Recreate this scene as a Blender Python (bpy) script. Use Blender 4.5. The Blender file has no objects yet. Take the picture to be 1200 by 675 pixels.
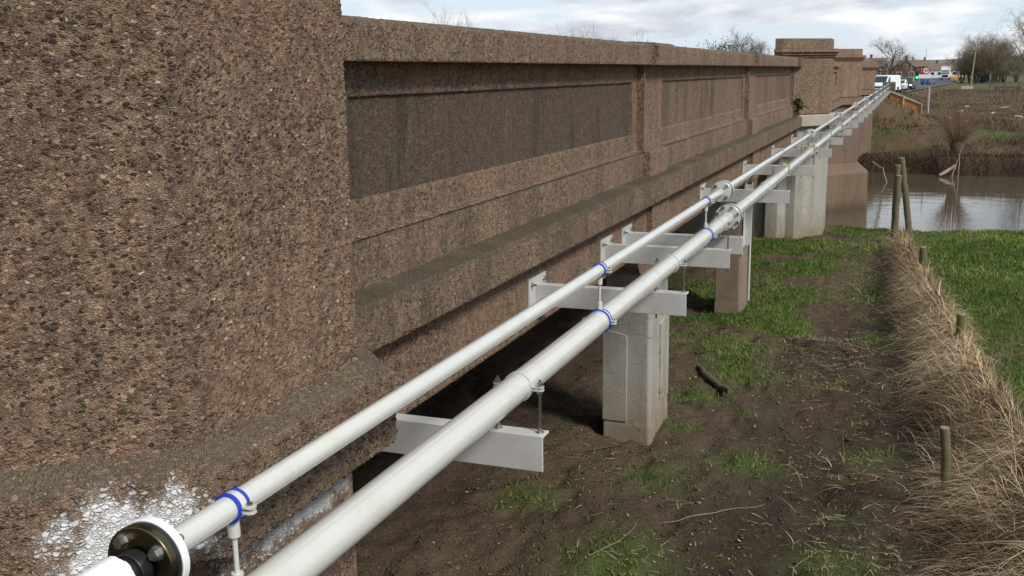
import bpy, math, random
import numpy as np
from mathutils import Vector, Matrix
R = math.radians
sc = bpy.context.scene
col = sc.collection

# ------------------------------------------------------------------ camera
cam_d = bpy.data.cameras.new('camera'); cam = bpy.data.objects.new('camera', cam_d); col.objects.link(cam)
M = ((0.933756, 0.06002, -0.352842), (0.357623, -0.195932, 0.913081), (-0.01433, -0.978779, -0.204417))
cam.matrix_world = Matrix(((M[0][0], -M[0][1], -M[0][2], 0), (M[1][0], -M[1][1], -M[1][2], 0),
                           (M[2][0], -M[2][1], -M[2][2], 0), (0, 0, 0, 1)))
cam_d.sensor_width = 36; cam_d.lens = 36.0; cam_d.clip_start = 0.05; cam_d.clip_end = 6000
sc.camera = cam

# ------------------------------------------------------------------ sky, sun, exposure
SUN_EL, SUN_AZ = 42.0, 118.0          # azimuth clockwise from +Y (from the right, a little behind the camera)
world = bpy.data.worlds.new('World'); sc.world = world; world.use_nodes = True
wt = world.node_tree; wt.nodes.clear()
def wn(t, **k):
    n = wt.nodes.new(t)
    for a, b in k.items(): setattr(n, a, b)
    return n
sky = wn('ShaderNodeTexSky', sky_type='NISHITA', sun_disc=False, sun_elevation=R(SUN_EL), sun_rotation=R(SUN_AZ), air_density=1.0, dust_density=2.0, ozone_density=1.0)
tc = wn('ShaderNodeTexCoord'); sep = wn('ShaderNodeSeparateXYZ'); wt.links.new(tc.outputs['Generated'], sep.inputs[0])
def wmath(op, a, b=None):
    n = wn('ShaderNodeMath', operation=op)
    for i, v in enumerate((a, b)):
        if v is None: continue
        if isinstance(v, (int, float)): n.inputs[i].default_value = v
        else: wt.links.new(v, n.inputs[i])
    return n.outputs[0]
zz = wmath('ADD', wmath('ABSOLUTE', sep.outputs[2]), 0.20)
cx = wmath('DIVIDE', sep.outputs[0], zz); cy = wmath('DIVIDE', sep.outputs[1], zz)
cmb = wn('ShaderNodeCombineXYZ'); wt.links.new(cx, cmb.inputs[0]); wt.links.new(cy, cmb.inputs[1])
def wnoise(scale, detail, off, dist=0.3):
    mp = wn('ShaderNodeMapping'); mp.inputs['Location'].default_value = off; wt.links.new(cmb.outputs[0], mp.inputs[0])
    n = wn('ShaderNodeTexNoise'); n.inputs['Scale'].default_value = scale; n.inputs['Detail'].default_value = detail
    n.inputs['Roughness'].default_value = 0.55; n.inputs['Distortion'].default_value = dist
    wt.links.new(mp.outputs[0], n.inputs['Vector']); return n.outputs['Fac']
def wramp(fac, stops):
    n = wn('ShaderNodeValToRGB'); e = n.color_ramp.elements
    while len(e) < len(stops): e.new(0.5)
    for q, (p, c) in zip(e, stops): q.position = p; q.color = (*c, 1)
    wt.links.new(fac, n.inputs[0]); return n.outputs[0]
cover = wramp(wnoise(1.9, 7, (3.1, 1.7, 0), 0.1), [(0.42, (0, 0, 0)), (0.54, (1, 1, 1))])
shade = wramp(wnoise(1.5, 8, (9.3, 4.1, 0), 0.15), [(0.41, (4.2, 4.6, 5.4)), (0.50, (6.9, 7.2, 7.8)), (0.58, (9.6, 9.7, 9.8))])
mix = wn('ShaderNodeMix', data_type='RGBA'); wt.links.new(cover, mix.inputs[0])
hz = wn('ShaderNodeMix', data_type='RGBA'); hz.inputs[0].default_value = 0.62; wt.links.new(sky.outputs[0], hz.inputs[6]); hz.inputs[7].default_value = (7.8, 9.6, 11.4, 1)
wt.links.new(hz.outputs[2], mix.inputs[6]); wt.links.new(shade, mix.inputs[7])
low = wmath('MULTIPLY', wmath('POWER', wmath('SUBTRACT', 1.0, wmath('ABSOLUTE', sep.outputs[2])), 9.0), 0.36)   # air brightens towards the horizon
hzn = wn('ShaderNodeMix', data_type='RGBA'); wt.links.new(low, hzn.inputs[0]); wt.links.new(mix.outputs[2], hzn.inputs[6]); hzn.inputs[7].default_value = (10.2, 10.6, 11.0, 1)
bg = wn('ShaderNodeBackground'); bg.inputs[1].default_value = 0.080; wt.links.new(hzn.outputs[2], bg.inputs[0])
wo = wn('ShaderNodeOutputWorld'); wt.links.new(bg.outputs[0], wo.inputs[0])
sun_d = bpy.data.lights.new('sun', 'SUN'); sun_d.energy = 2.6; sun_d.angle = R(12); sun_d.color = (1.0, 0.93, 0.83)
sun = bpy.data.objects.new('sun', sun_d); col.objects.link(sun)
sdir = Vector((math.sin(R(SUN_AZ)) * math.cos(R(SUN_EL)), math.cos(R(SUN_AZ)) * math.cos(R(SUN_EL)), math.sin(R(SUN_EL))))
sun.rotation_euler = sdir.to_track_quat('Z', 'Y').to_euler()
sc.view_settings.view_transform = 'Standard'; sc.view_settings.look = 'None'; sc.view_settings.gamma = 1
sc.view_settings.exposure = 0.36; sc.view_settings.use_curve_mapping = False
sc.cycles.max_bounces = 6; sc.cycles.diffuse_bounces = 3; sc.cycles.transparent_max_bounces = 6

# ------------------------------------------------------------------ noise in numpy
def _hash(ix, iy, seed):
    h = (ix.astype(np.int64) * 374761393 + iy.astype(np.int64) * 668265263 + seed * 974634777) & 0x7fffffff
    h = ((h ^ (h >> 13)) * 1274126177) & 0x7fffffff
    return ((h ^ (h >> 16)) & 0xffff) / 65535.0
def vnoise(x, y, seed=0):
    x = np.asarray(x, float); y = np.asarray(y, float)
    ix = np.floor(x); iy = np.floor(y); fx = x - ix; fy = y - iy
    fx = fx * fx * (3 - 2 * fx); fy = fy * fy * (3 - 2 * fy)
    a = _hash(ix, iy, seed); b = _hash(ix + 1, iy, seed); c = _hash(ix, iy + 1, seed); d = _hash(ix + 1, iy + 1, seed)
    return (a * (1 - fx) + b * fx) * (1 - fy) + (c * (1 - fx) + d * fx) * fy
def fbm(x, y, seed=0, oct=4):
    s = 0; a = 0.5
    for o in range(oct):
        s = s + a * vnoise(x * 2 ** o, y * 2 ** o, seed + o); a *= 0.5
    return s / (1 - 0.5 ** oct)
def sstep(a, b, x): t = np.clip((x - a) / (b - a), 0, 1); return t * t * (3 - 2 * t)

# ------------------------------------------------------------------ materials
class NT:
    def __init__(s, name):
        s.m = bpy.data.materials.new(name); s.m.use_nodes = True; s.t = s.m.node_tree; s.t.nodes.clear()
        s.out = s.t.nodes.new('ShaderNodeOutputMaterial'); s.b = s.t.nodes.new('ShaderNodeBsdfPrincipled')
        s.t.links.new(s.b.outputs[0], s.out.inputs[0])
    def n(s, t, **k):
        n = s.t.nodes.new(t)
        for a, b in k.items(): setattr(n, a, b)
        return n
    def put(s, v, sock):
        if isinstance(v, (int, float)): sock.default_value = v
        elif isinstance(v, (tuple, list)): sock.default_value = (*v, 1) if sock.type == 'RGBA' and len(v) == 3 else v
        else: s.t.links.new(v, sock)
    def math(s, op, a, b=0.0, clamp=False):
        n = s.n('ShaderNodeMath', operation=op, use_clamp=clamp); s.put(a, n.inputs[0]); s.put(b, n.inputs[1]); return n.outputs[0]
    def pos(s): return s.n('ShaderNodeNewGeometry').outputs['Position']
    def attr(s, a, o='Fac'): return s.n('ShaderNodeAttribute', attribute_name=a).outputs[o]
    def map(s, v, scale=(1, 1, 1), loc=(0, 0, 0)):
        n = s.n('ShaderNodeMapping'); n.inputs['Scale'].default_value = scale; n.inputs['Location'].default_value = loc; s.put(v, n.inputs[0]); return n.outputs[0]
    def noise(s, v, scale, detail=4, rough=0.55, dist=0.0, o='Fac'):
        n = s.n('ShaderNodeTexNoise'); s.put(v, n.inputs['Vector']); n.inputs['Scale'].default_value = scale
        n.inputs['Detail'].default_value = detail; n.inputs['Roughness'].default_value = rough; n.inputs['Distortion'].default_value = dist
        return n.outputs[o]
    def vor(s, v, scale, feature='F1', o='Color', rnd=1.0):
        n = s.n('ShaderNodeTexVoronoi', feature=feature); s.put(v, n.inputs['Vector']); n.inputs['Scale'].default_value = scale
        n.inputs['Randomness'].default_value = rnd
        return n.outputs[o]
    def ramp(s, f, stops, interp='LINEAR'):
        n = s.n('ShaderNodeValToRGB'); n.color_ramp.interpolation = interp; e = n.color_ramp.elements
        while len(e) < len(stops): e.new(0.5)
        for q, (p, c) in zip(e, stops): q.position = p; q.color = (*c, 1) if len(c) == 3 else c
        s.put(f, n.inputs[0]); return n.outputs[0]
    def fr(s, f, a, b): return s.ramp(f, [(a, (0, 0, 0)), (b, (1, 1, 1))])
    def mix(s, f, a, b, mode='MIX'):
        n = s.n('ShaderNodeMix', data_type='RGBA', blend_type=mode); s.put(f, n.inputs[0]); s.put(a, n.inputs[6]); s.put(b, n.inputs[7]); return n.outputs[2]
    def sepr(s, v):
        n = s.n('ShaderNodeSeparateXYZ'); s.put(v, n.inputs[0]); return n.outputs
    def bump(s, h, strength=0.5, dist=0.01, normal=None):
        n = s.n('ShaderNodeBump'); n.inputs['Strength'].default_value = strength; n.inputs['Distance'].default_value = dist
        s.put(h, n.inputs['Height'])
        if normal: s.put(normal, n.inputs['Normal'])
        return n.outputs[0]
    def done(s, c, rough=0.8, normal=None, metal=0.0, spec=None):
        s.put(c, s.b.inputs['Base Color']); s.put(rough, s.b.inputs['Roughness']); s.put(metal, s.b.inputs['Metallic'])
        if spec is not None: s.put(spec, s.b.inputs['Specular IOR Level'])
        if normal is not None: s.put(normal, s.b.inputs['Normal'])
        return s.m

def aggregate(name, scale=62.0, soot=0.3, pink=0.5, moss=0.0, disp=0.0, bump=0.7, paint=None, lichen=0.0, tone=1.0, sootmin=0.0, mosscol=((0.040, 0.038, 0.024), (0.150, 0.142, 0.090)), mossgreen=1.0):
    """Exposed-aggregate concrete: stones of mixed brown, pink and cream set in a buff matrix."""
    k = NT(name)
    P = k.attr('rest', 'Vector') if disp else k.pos()
    wob = k.noise(P, scale * 0.9, 2, o='Color')
    v = k.n('ShaderNodeVectorMath', operation='MULTIPLY_ADD'); k.put(wob, v.inputs[0]); v.inputs[1].default_value = (0.010,) * 3; k.put(P, v.inputs[2])
    Q = k.map(v.outputs[0], (1, 1, 1.45))
    c1 = k.vor(Q, scale); e1 = k.vor(Q, scale, 'DISTANCE_TO_EDGE', 'Distance')
    Q2 = k.map(Q, (1, 1, 1), (3.3, 1.1, 7.7))
    c2 = k.vor(Q2, scale * 2.1); e2 = k.vor(Q2, scale * 2.1, 'DISTANCE_TO_EDGE', 'Distance')
    r1 = k.sepr(c1); r2 = k.sepr(c2)
    stones = [(0.0, (0.038, 0.026, 0.020)), (0.28, (0.072, 0.049, 0.036)), (0.50, (0.140, 0.090, 0.066)), (0.68, (0.255, 0.142, 0.106)),
              (0.82, (0.190, 0.150, 0.118)), (0.88, (0.40, 0.295, 0.21)), (0.965, (0.55, 0.45, 0.34)), (1.0, (0.66, 0.60, 0.50))]
    s1 = k.ramp(r1[0], stones, 'CONSTANT'); s2 = k.ramp(r2[0], stones, 'CONSTANT')
    big = k.fr(r1[1], 0.58, 0.62)
    f1 = k.fr(e1, 0.06, 0.17); f2 = k.fr(e2, 0.08, 0.22)
    matrix = k.mix(k.noise(P, 30, 4), (0.20, 0.142, 0.100), (0.66, 0.505, 0.36))
    # where the skin has weathered back the pale mortar shows, elsewhere the stones sit tight and dark
    worn = k.fr(k.noise(P, 26, 5, 0.70, 0.5), 0.42, 0.58)
    matrix = k.mix(worn, k.mix(0.52, matrix, (0.075, 0.052, 0.038)), matrix)
    f2 = k.math('MULTIPLY', f2, k.math('SUBTRACT', 1.0, k.math('MULTIPLY', worn, 0.45)))
    small = k.mix(f2, matrix, s2)
    c = k.mix(k.math('MULTIPLY', big, f1), small, s1)
    # pinkish fresher patches
    pk = k.math('MULTIPLY', k.fr(k.noise(P, 1.7, 4, dist=0.4), 0.45, 0.70), pink)
    c = k.mix(pk, c, k.mix(0.36, c, (0.50, 0.295, 0.225)))
    # soot and weather streaks, stretched down the face
    st = k.fr(k.noise(k.map(P, (2.6, 2.6, 0.35)), 1.6, 5, 0.6, 0.3), 0.42, 0.62)
    st2 = k.fr(k.noise(P, 0.9, 5, 0.65), 0.40, 0.68)
    c = k.mix(k.math('MULTIPLY', k.math('MAXIMUM', st, k.math('MAXIMUM', k.math('MULTIPLY', st2, 0.7), sootmin)), soot), c, k.mix(0.80, c, (0.050, 0.044, 0.036)))
    lime = k.fr(k.noise(k.map(P, (5.5, 5.5, 0.55), (2.2, 0.4, 1.0)), 1.0, 6, 0.7, 0.2), 0.57, 0.74)
    c = k.mix(k.math('MULTIPLY', lime, 0.36), c, (0.40, 0.315, 0.24))
    if lichen:
        lf = k.math('MULTIPLY', k.fr(k.noise(P, 5.0, 6, 0.7), 0.56, 0.66), lichen)
        c = k.mix(lf, c, k.mix(0.7, c, (0.22, 0.20, 0.085)))
    h = k.math('MAXIMUM', k.math('MULTIPLY', k.math('MULTIPLY', big, k.fr(e1, 0.0, 0.22)), 1.0), k.math('MULTIPLY', k.fr(e2, 0.0, 0.25), 0.55))
    grit = k.noise(P, 420, 3)
    h2 = k.math('ADD', h, k.math('MULTIPLY', grit, 0.25))
    rough = 0.88
    if moss:
        nz = k.sepr(k.n('ShaderNodeNewGeometry').outputs['True Normal'])[2]
        up = k.fr(k.math('ADD', nz, k.math('MULTIPLY', k.math('SUBTRACT', k.noise(P, 8, 6, 0.75), 0.46), 1.6)), 0.25, 0.85)
        mc = k.mix(k.noise(P, 16, 6, 0.75), mosscol[0], mosscol[1])
        mc = k.mix(k.math('MULTIPLY', k.fr(k.noise(P, 4.5, 5, 0.7), 0.48, 0.64), mossgreen), mc, (0.085, 0.100, 0.035))
        mc = k.mix(k.fr(k.noise(P, 2.2, 3), 0.5, 0.7), mc, (0.17, 0.15, 0.115))
        c = k.mix(k.math('MULTIPLY', up, moss), c, mc)
    tone *= 0.80
    if tone != 1.0: c = k.mix(1.0, c, (tone * 1.02, tone * 0.985, tone * 0.96), 'MULTIPLY')
    if paint:
        pc, pr = paint
        d = k.n('ShaderNodeVectorMath', operation='SUBTRACT'); k.put(P, d.inputs[0]); d.inputs[1].default_value = pc
        d2 = k.n('ShaderNodeVectorMath', operation='MULTIPLY'); k.put(d.outputs[0], d2.inputs[0]); d2.inputs[1].default_value = tuple(1.0 / q for q in pr)
        ln = k.n('ShaderNodeVectorMath', operation='LENGTH'); k.put(d2.outputs[0], ln.inputs[0])
        dd = k.math('ADD', ln.outputs['Value'], k.math('MULTIPLY', k.math('SUBTRACT', k.noise(P, 13, 6, 0.68), 0.5), 2.1))
        dd = k.math('ADD', dd, k.math('MULTIPLY', k.math('SUBTRACT', 0.55, h), 0.35))
        pf = k.ramp(dd, [(0.62, (1, 1, 1)), (1.02, (0, 0, 0))])
        c = k.mix(pf, c, (0.70, 0.71, 0.73)); rough = k.math('SUBTRACT', 0.88, k.math('MULTIPLY', pf, 0.4))
    nrm = k.bump(h2, bump, 0.006)
    if disp:
        dn = k.n('ShaderNodeDisplacement'); dn.inputs['Scale'].default_value = disp; dn.inputs['Midlevel'].default_value = 0.5
        lump = k.math('MULTIPLY', k.noise(P, 9, 4), 0.9)
        k.put(k.math('ADD', h, lump), dn.inputs['Height']); k.t.links.new(dn.outputs[0], k.out.inputs['Displacement'])
        k.m.displacement_method = 'BOTH'
        nrm = k.bump(grit, 0.35, 0.002)
    return k.done(c, rough, nrm, spec=0.25)

def plain(name, c, rough=0.5, metal=0.0, var=0.0, vscale=8.0, bump=0.0, dirt=None, spec=None):
    k = NT(name); P = k.pos(); cc = c
    if var: cc = k.mix(k.noise(P, vscale, 5, 0.6), tuple(x * (1 - var) for x in c), tuple(min(1, x * (1 + var)) for x in c))
    if dirt:
        cc = k.mix(k.math('MULTIPLY', k.fr(k.noise(P, vscale * 0.6, 6, 0.7), 0.50, 0.75), dirt[1]), cc, dirt[0])
    rr = rough
    if var: rr = k.math('ADD', rough - 0.06, k.math('MULTIPLY', k.noise(P, vscale * 2.3, 4), 0.14))
    nb = k.bump(k.noise(P, vscale * 5, 5, 0.6), bump, 0.01) if bump else None
    return k.done(cc, rr, nb, metal, spec)

def pale_concrete(name):
    k = NT(name); P = k.pos()
    c = k.mix(k.noise(P, 2.2, 6, 0.65, 0.4), (0.22, 0.213, 0.19), (0.44, 0.43, 0.39))
    st = k.fr(k.noise(k.map(P, (3, 3, 0.35)), 1.5, 5, 0.6), 0.45, 0.70)
    c = k.mix(k.math('MULTIPLY', st, 0.55), c, (0.19, 0.16, 0.12))
    low = k.n('ShaderNodeMapRange'); k.put(k.math('ADD', k.sepr(P)[2], k.math('MULTIPLY', k.noise(P, 3, 4), 0.7)), low.inputs[0])
    low.inputs[1].default_value = -2.75; low.inputs[2].default_value = -3.45; 
    c = k.mix(k.math('MULTIPLY', low.outputs[0], 0.72), c, (0.20, 0.145, 0.080))
    warp = k.n('ShaderNodeVectorMath', operation='MULTIPLY_ADD'); k.put(k.noise(P, 3.0, 4, o='Color'), warp.inputs[0]); warp.inputs[1].default_value = (0.5, 0.5, 0.5); k.put(P, warp.inputs[2])
    crk = k.vor(warp.outputs[0], 3.2, 'DISTANCE_TO_EDGE', 'Distance')
    cm = k.math('MULTIPLY', k.ramp(crk, [(0.0, (1, 1, 1)), (0.012, (0, 0, 0))]), k.fr(k.noise(P, 1.7, 2), 0.50, 0.60))
    c = k.mix(k.math('MULTIPLY', cm, 0.75), c, (0.055, 0.05, 0.042))
    pits = k.vor(P, 60, 'F1', 'Distance')
    h = k.math('ADD', k.noise(P, 25, 6, 0.65), k.math('MULTIPLY', cm, -1.2))
    return k.done(c, 0.85, k.bump(h, 0.45, 0.012), spec=0.25)

MAT = {}
MAT['pillar'] = aggregate('aggregate near pillar', 66, soot=0.34, pink=0.8, disp=0.0075)
MAT['ledge'] = aggregate('aggregate ledge', 60, soot=0.25, pink=0.1, moss=0.92, disp=0.007, paint=((-1.755, 1.875, -1.125), (0.205, 0.205, 0.135)), lichen=0.5, mosscol=((0.085, 0.070, 0.052), (0.23, 0.19, 0.14)), mossgreen=0.15)
MAT['under'] = aggregate('aggregate lower pier', 60, soot=0.2, pink=0.8, bump=0.9, paint=((-1.72, 2.62, -1.31), (0.3, 0.50, 0.10)))
MAT['wall'] = aggregate('aggregate parapet wall', 70, soot=0.34, pink=0.95, disp=0.006)
MAT['panel'] = aggregate('aggregate sooty panel', 66, soot=1.0, pink=0.1, disp=0.006, tone=0.95, sootmin=0.80)
MAT['plinth'] = aggregate('aggregate plinth', 70, soot=0.45, pink=0.85, moss=0.9, disp=0.006)
MAT['panel_light'] = aggregate('aggregate weathered panel', 66, soot=0.75, pink=0.5, disp=0.006, tone=1.0, sootmin=0.40)
MAT['coping'] = aggregate('aggregate coping', 70, soot=0.46, pink=0.5, moss=0.4, disp=0.006)
MAT['string'] = aggregate('aggregate string course', 62, soot=0.62, pink=0.35, moss=0.85, disp=0.008, lichen=0.9, mossgreen=0.42, mosscol=((0.050, 0.042, 0.028), (0.165, 0.145, 0.100)))
MAT['beam'] = aggregate('aggregate edge beam', 66, soot=0.15, pink=0.95, disp=0.005)
MAT['far_agg'] = aggregate('aggregate far pillars', 52, soot=0.35, pink=1.0, moss=0.5, bump=0.8)
def river_mat():
    k = NT('tide marked pier concrete'); P = k.pos(); z = k.math('ADD', k.sepr(P)[2], k.math('MULTIPLY', k.math('SUBTRACT', k.noise(P, 1.3, 5, 0.65), 0.5), 0.7))
    mr = k.n('ShaderNodeMapRange'); k.put(z, mr.inputs[0]); mr.inputs[1].default_value = -5.0; mr.inputs[2].default_value = -1.2
    c = k.ramp(mr.outputs[0], [(0.0, (0.060, 0.048, 0.036)), (0.06, (0.10, 0.075, 0.052)), (0.12, (0.165, 0.118, 0.080)), (0.33, (0.175, 0.125, 0.085)), (0.42, (0.165, 0.115, 0.088)), (0.70, (0.185, 0.130, 0.105)), (1.0, (0.17, 0.125, 0.105))])
    c = k.mix(k.math('MULTIPLY', k.fr(k.noise(k.map(P, (1.6, 1.6, 0.4)), 1.2, 6, 0.7), 0.45, 0.7), 0.6), c, (0.085, 0.066, 0.052))
    lift = k.math('FRACT', k.math('MULTIPLY', k.sepr(P)[2], 0.95)); ln = k.ramp(lift, [(0.0, (1, 1, 1)), (0.035, (0, 0, 0))])
    c = k.mix(k.math('MULTIPLY', ln, 0.35), c, (0.27, 0.21, 0.165))
    return k.done(c, 0.88, k.bump(k.noise(P, 14, 6, 0.7), 0.6, 0.03), spec=0.25)
MAT['river_pier'] = river_mat()
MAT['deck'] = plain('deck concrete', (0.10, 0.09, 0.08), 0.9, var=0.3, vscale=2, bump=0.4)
MAT['pale'] = pale_concrete('pale cracked concrete')
MAT['rough_patch'] = plain('repair patch concrete', (0.36, 0.33, 0.275), 0.85, var=0.25, vscale=3, bump=0.4, dirt=((0.2, 0.15, 0.1), 0.6))
MAT['pier_brown'] = plain('brown stained concrete', (0.20, 0.155, 0.115), 0.88, var=0.35, vscale=3, bump=0.5, dirt=((0.20, 0.15, 0.05), 0.7))
MAT['pipe'] = plain('off white pipe paint', (0.545, 0.555, 0.530), 0.17, var=0.05, vscale=9, dirt=((0.40, 0.37, 0.31), 0.45), spec=0.5)
for _n in MAT['pipe'].node_tree.nodes:
    if _n.type == 'BSDF_PRINCIPLED': _n.inputs['Coat Weight'].default_value = 0.5; _n.inputs['Coat Roughness'].default_value = 0.06
MAT['grey'] = plain('grey powder coat', (0.50, 0.505, 0.50), 0.42, var=0.05, vscale=7, bump=0.03, dirt=((0.33, 0.30, 0.26), 0.5))
MAT['steel'] = plain('stainless rod', (0.42, 0.41, 0.39), 0.32, 1.0, var=0.2, vscale=40)
MAT['galv'] = plain('galvanised flange', (0.30, 0.34, 0.37), 0.38, 0.85, var=0.2, vscale=25)
MAT['gold'] = plain('passivated backing ring', (0.125, 0.105, 0.060), 0.30, 1.0, var=0.25, vscale=20)
MAT['blackp'] = plain('black plastic', (0.012, 0.012, 0.014), 0.35)
MAT['blue'] = plain('blue rubber', (0.008, 0.045, 0.42), 0.45)
MAT['whitep'] = plain('white plastic', (0.78, 0.79, 0.80), 0.3)
MAT['yellow'] = plain('yellow tag', (0.75, 0.60, 0.10), 0.5)
MAT['post'] = plain('weathered green post wood', (0.115, 0.105, 0.055), 0.9, var=0.45, vscale=9, bump=0.6, dirt=((0.16, 0.13, 0.09), 0.7))
MAT['posttop'] = plain('cut post end grain', (0.21, 0.19, 0.13), 0.9, var=0.3, vscale=30)
MAT['wire'] = plain('fence wire', (0.20, 0.22, 0.25), 0.5, 0.6)
MAT['bark'] = plain('grey bark', (0.085, 0.072, 0.055), 0.95, var=0.3, vscale=2)
MAT['twig'] = plain('bare twigs', (0.15, 0.125, 0.095), 0.95, var=0.35, vscale=0.7)
MAT['twig_w'] = plain('willow twigs', (0.17, 0.138, 0.092), 0.95, var=0.35, vscale=0.5)
MAT['bud'] = plain('pale budding twigs', (0.20, 0.17, 0.10), 0.9, var=0.3, vscale=3)
MAT['shoot'] = plain('brown willow shoots', (0.20, 0.125, 0.075), 0.9, var=0.4, vscale=4)
MAT['driftwood'] = plain('bleached wood', (0.25, 0.195, 0.135), 0.9, var=0.3, vscale=5, bump=0.4)
MAT['darkwood'] = plain('wet dark wood', (0.095, 0.072, 0.050), 0.85, var=0.4, vscale=8, bump=0.6)
MAT['shutter'] = plain('orange shuttering board', (0.36, 0.17, 0.06), 0.7, var=0.3, vscale=2.0)
MAT['paleboard'] = plain('pale timber', (0.42, 0.36, 0.26), 0.8, var=0.25, vscale=3)
MAT['asphalt'] = plain('asphalt', (0.055, 0.056, 0.062), 0.85, var=0.25, vscale=1.2, bump=0.3)
MAT['brick'] = plain('red brick', (0.16, 0.065, 0.05), 0.9, var=0.25, vscale=1.5)
MAT['render'] = plain('white render', (0.70, 0.70, 0.70), 0.8, var=0.06, vscale=0.6)
MAT['rooftile'] = plain('brown roof tile', (0.15, 0.11, 0.085), 0.85, var=0.25, vscale=1.2)
MAT['glass'] = plain('dark glass', (0.03, 0.038, 0.045), 0.12)
MAT['tyre'] = plain('tyre rubber', (0.015, 0.015, 0.016), 0.8)
MAT['car_white'] = plain('white car paint', (0.72, 0.73, 0.75), 0.25)
MAT['car_silver'] = plain('silver car paint', (0.42, 0.45, 0.49), 0.28, 0.3)
MAT['car_dark'] = plain('dark car paint', (0.05, 0.052, 0.055), 0.25)
MAT['car_blue'] = plain('blue car paint', (0.02, 0.065, 0.20), 0.25)
MAT['car_red'] = plain('red car paint', (0.5, 0.05, 0.04), 0.25)
MAT['orange'] = plain('orange plastic', (0.75, 0.30, 0.04), 0.5)
MAT['signred'] = plain('sign red', (0.60, 0.02, 0.03), 0.4)
MAT['signblack'] = plain('sign black', (0.02, 0.02, 0.025), 0.5)
def emit(name, c, s):
    k = NT(name); k.done(c, 0.4); k.b.inputs['Emission Color'].default_value = (*c, 1); k.b.inputs['Emission Strength'].default_value = s; return k.m
MAT['green_lamp'] = emit('green signal lamp', (0.05, 0.9, 0.3), 2.2)
MAT['tail'] = emit('lit tail lamp', (0.9, 0.10, 0.05), 1.6)
MAT['head'] = emit('lit headlamp', (0.95, 0.95, 0.45), 1.8)

def strand_mat(name, stops, rough=0.8, trans=0.0):
    k = NT(name); c = k.ramp(k.attr('rnd'), stops)
    k.b.inputs['Subsurface Weight'].default_value = 0
    return k.done(c, rough, spec=0.2)
MAT['grass'] = strand_mat('grass blades', [(0, (0.040, 0.078, 0.016)), (0.5, (0.130, 0.200, 0.040)), (0.80, (0.190, 0.245, 0.058)), (1, (0.38, 0.33, 0.16))])
MAT['straw'] = strand_mat('dead grass stems', [(0, (0.045, 0.030, 0.019)), (0.32, (0.135, 0.088, 0.050)), (0.62, (0.34, 0.245, 0.140)), (1, (0.70, 0.56, 0.36))])
MAT['scrub'] = strand_mat('far scrub stems', [(0, (0.045, 0.030, 0.020)), (0.5, (0.105, 0.068, 0.042)), (0.80, (0.17, 0.125, 0.075)), (0.90, (0.075, 0.095, 0.030)), (1, (0.10, 0.13, 0.04))])
MAT['leaf'] = strand_mat('ivy leaves', [(0, (0.015, 0.035, 0.010)), (1, (0.055, 0.10, 0.025))])

def ground_mat():
    k = NT('soil, mud and turf'); P = k.pos()
    g = k.attr('grass'); m = k.attr('mud'); b = k.attr('bank')
    n1 = k.noise(P, 1.4, 8, 0.68, 0.2); n2 = k.noise(P, 19, 6, 0.72)
    dry = k.mix(n1, (0.050, 0.036, 0.025), (0.115, 0.084, 0.057))
    dry = k.mix(k.fr(n2, 0.52, 0.72), dry, (0.150, 0.113, 0.078))
    mud = k.mix(n1, (0.020, 0.014, 0.0090), (0.052, 0.037, 0.025))
    mud = k.mix(k.fr(n2, 0.50, 0.75), mud, (0.070, 0.054, 0.038))
    c = k.mix(m, dry, mud)
    crumbs = k.math('SUBTRACT', 1.0, k.math('ADD', k.vor(P, 48, 'F1', 'Distance'), k.math('MULTIPLY', k.vor(P, 19, 'F1', 'Distance'), 0.8)))
    turf = k.mix(n2, (0.034, 0.050, 0.014), (0.090, 0.115, 0.034))
    c = k.mix(g, c, turf)
    scr = k.mix(k.noise(P, 0.55, 8, 0.72, 0.5), (0.050, 0.036, 0.024), (0.155, 0.105, 0.064))
    scr = k.mix(k.fr(k.noise(P, 0.16, 6, 0.7), 0.54, 0.66), scr, (0.075, 0.095, 0.034))
    c = k.mix(b, c, scr)
    far = k.fr(k.math('DIVIDE', k.sepr(P)[1], 1000.0), 0.17, 0.30)
    c = k.mix(far, c, k.mix(k.noise(P, 0.02, 4), (0.07, 0.075, 0.035), (0.10, 0.10, 0.05)))
    h = k.math('ADD', k.math('MULTIPLY', n2, 1.0), k.math('MULTIPLY', crumbs, 0.9))
    rough = k.math('SUBTRACT', 0.95, k.math('MULTIPLY', m, 0.22))
    return k.done(c, rough, k.bump(h, 0.75, 0.014), spec=0.12)
MAT['ground'] = ground_mat()
def water_mat():
    k = NT('muddy river water'); P = k.pos()
    w = k.noise(k.map(P, (0.35, 1.0, 1)), 1.3, 4, 0.55, 0.6); w2 = k.noise(k.map(P, (0.5, 1.3, 1)), 6.0, 3, 0.5, 0.2)
    calm = k.fr(k.noise(k.map(P, (0.06, 0.16, 1)), 1.0, 3), 0.40, 0.65)
    h = k.math('ADD', w, k.math('MULTIPLY', k.math('MULTIPLY', w2, calm), 0.25))
    k.b.inputs['IOR'].default_value = 1.333
    return k.done((0.085, 0.070, 0.050), 0.03, k.bump(h, 0.22, 0.035))
MAT['water'] = water_mat()

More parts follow.
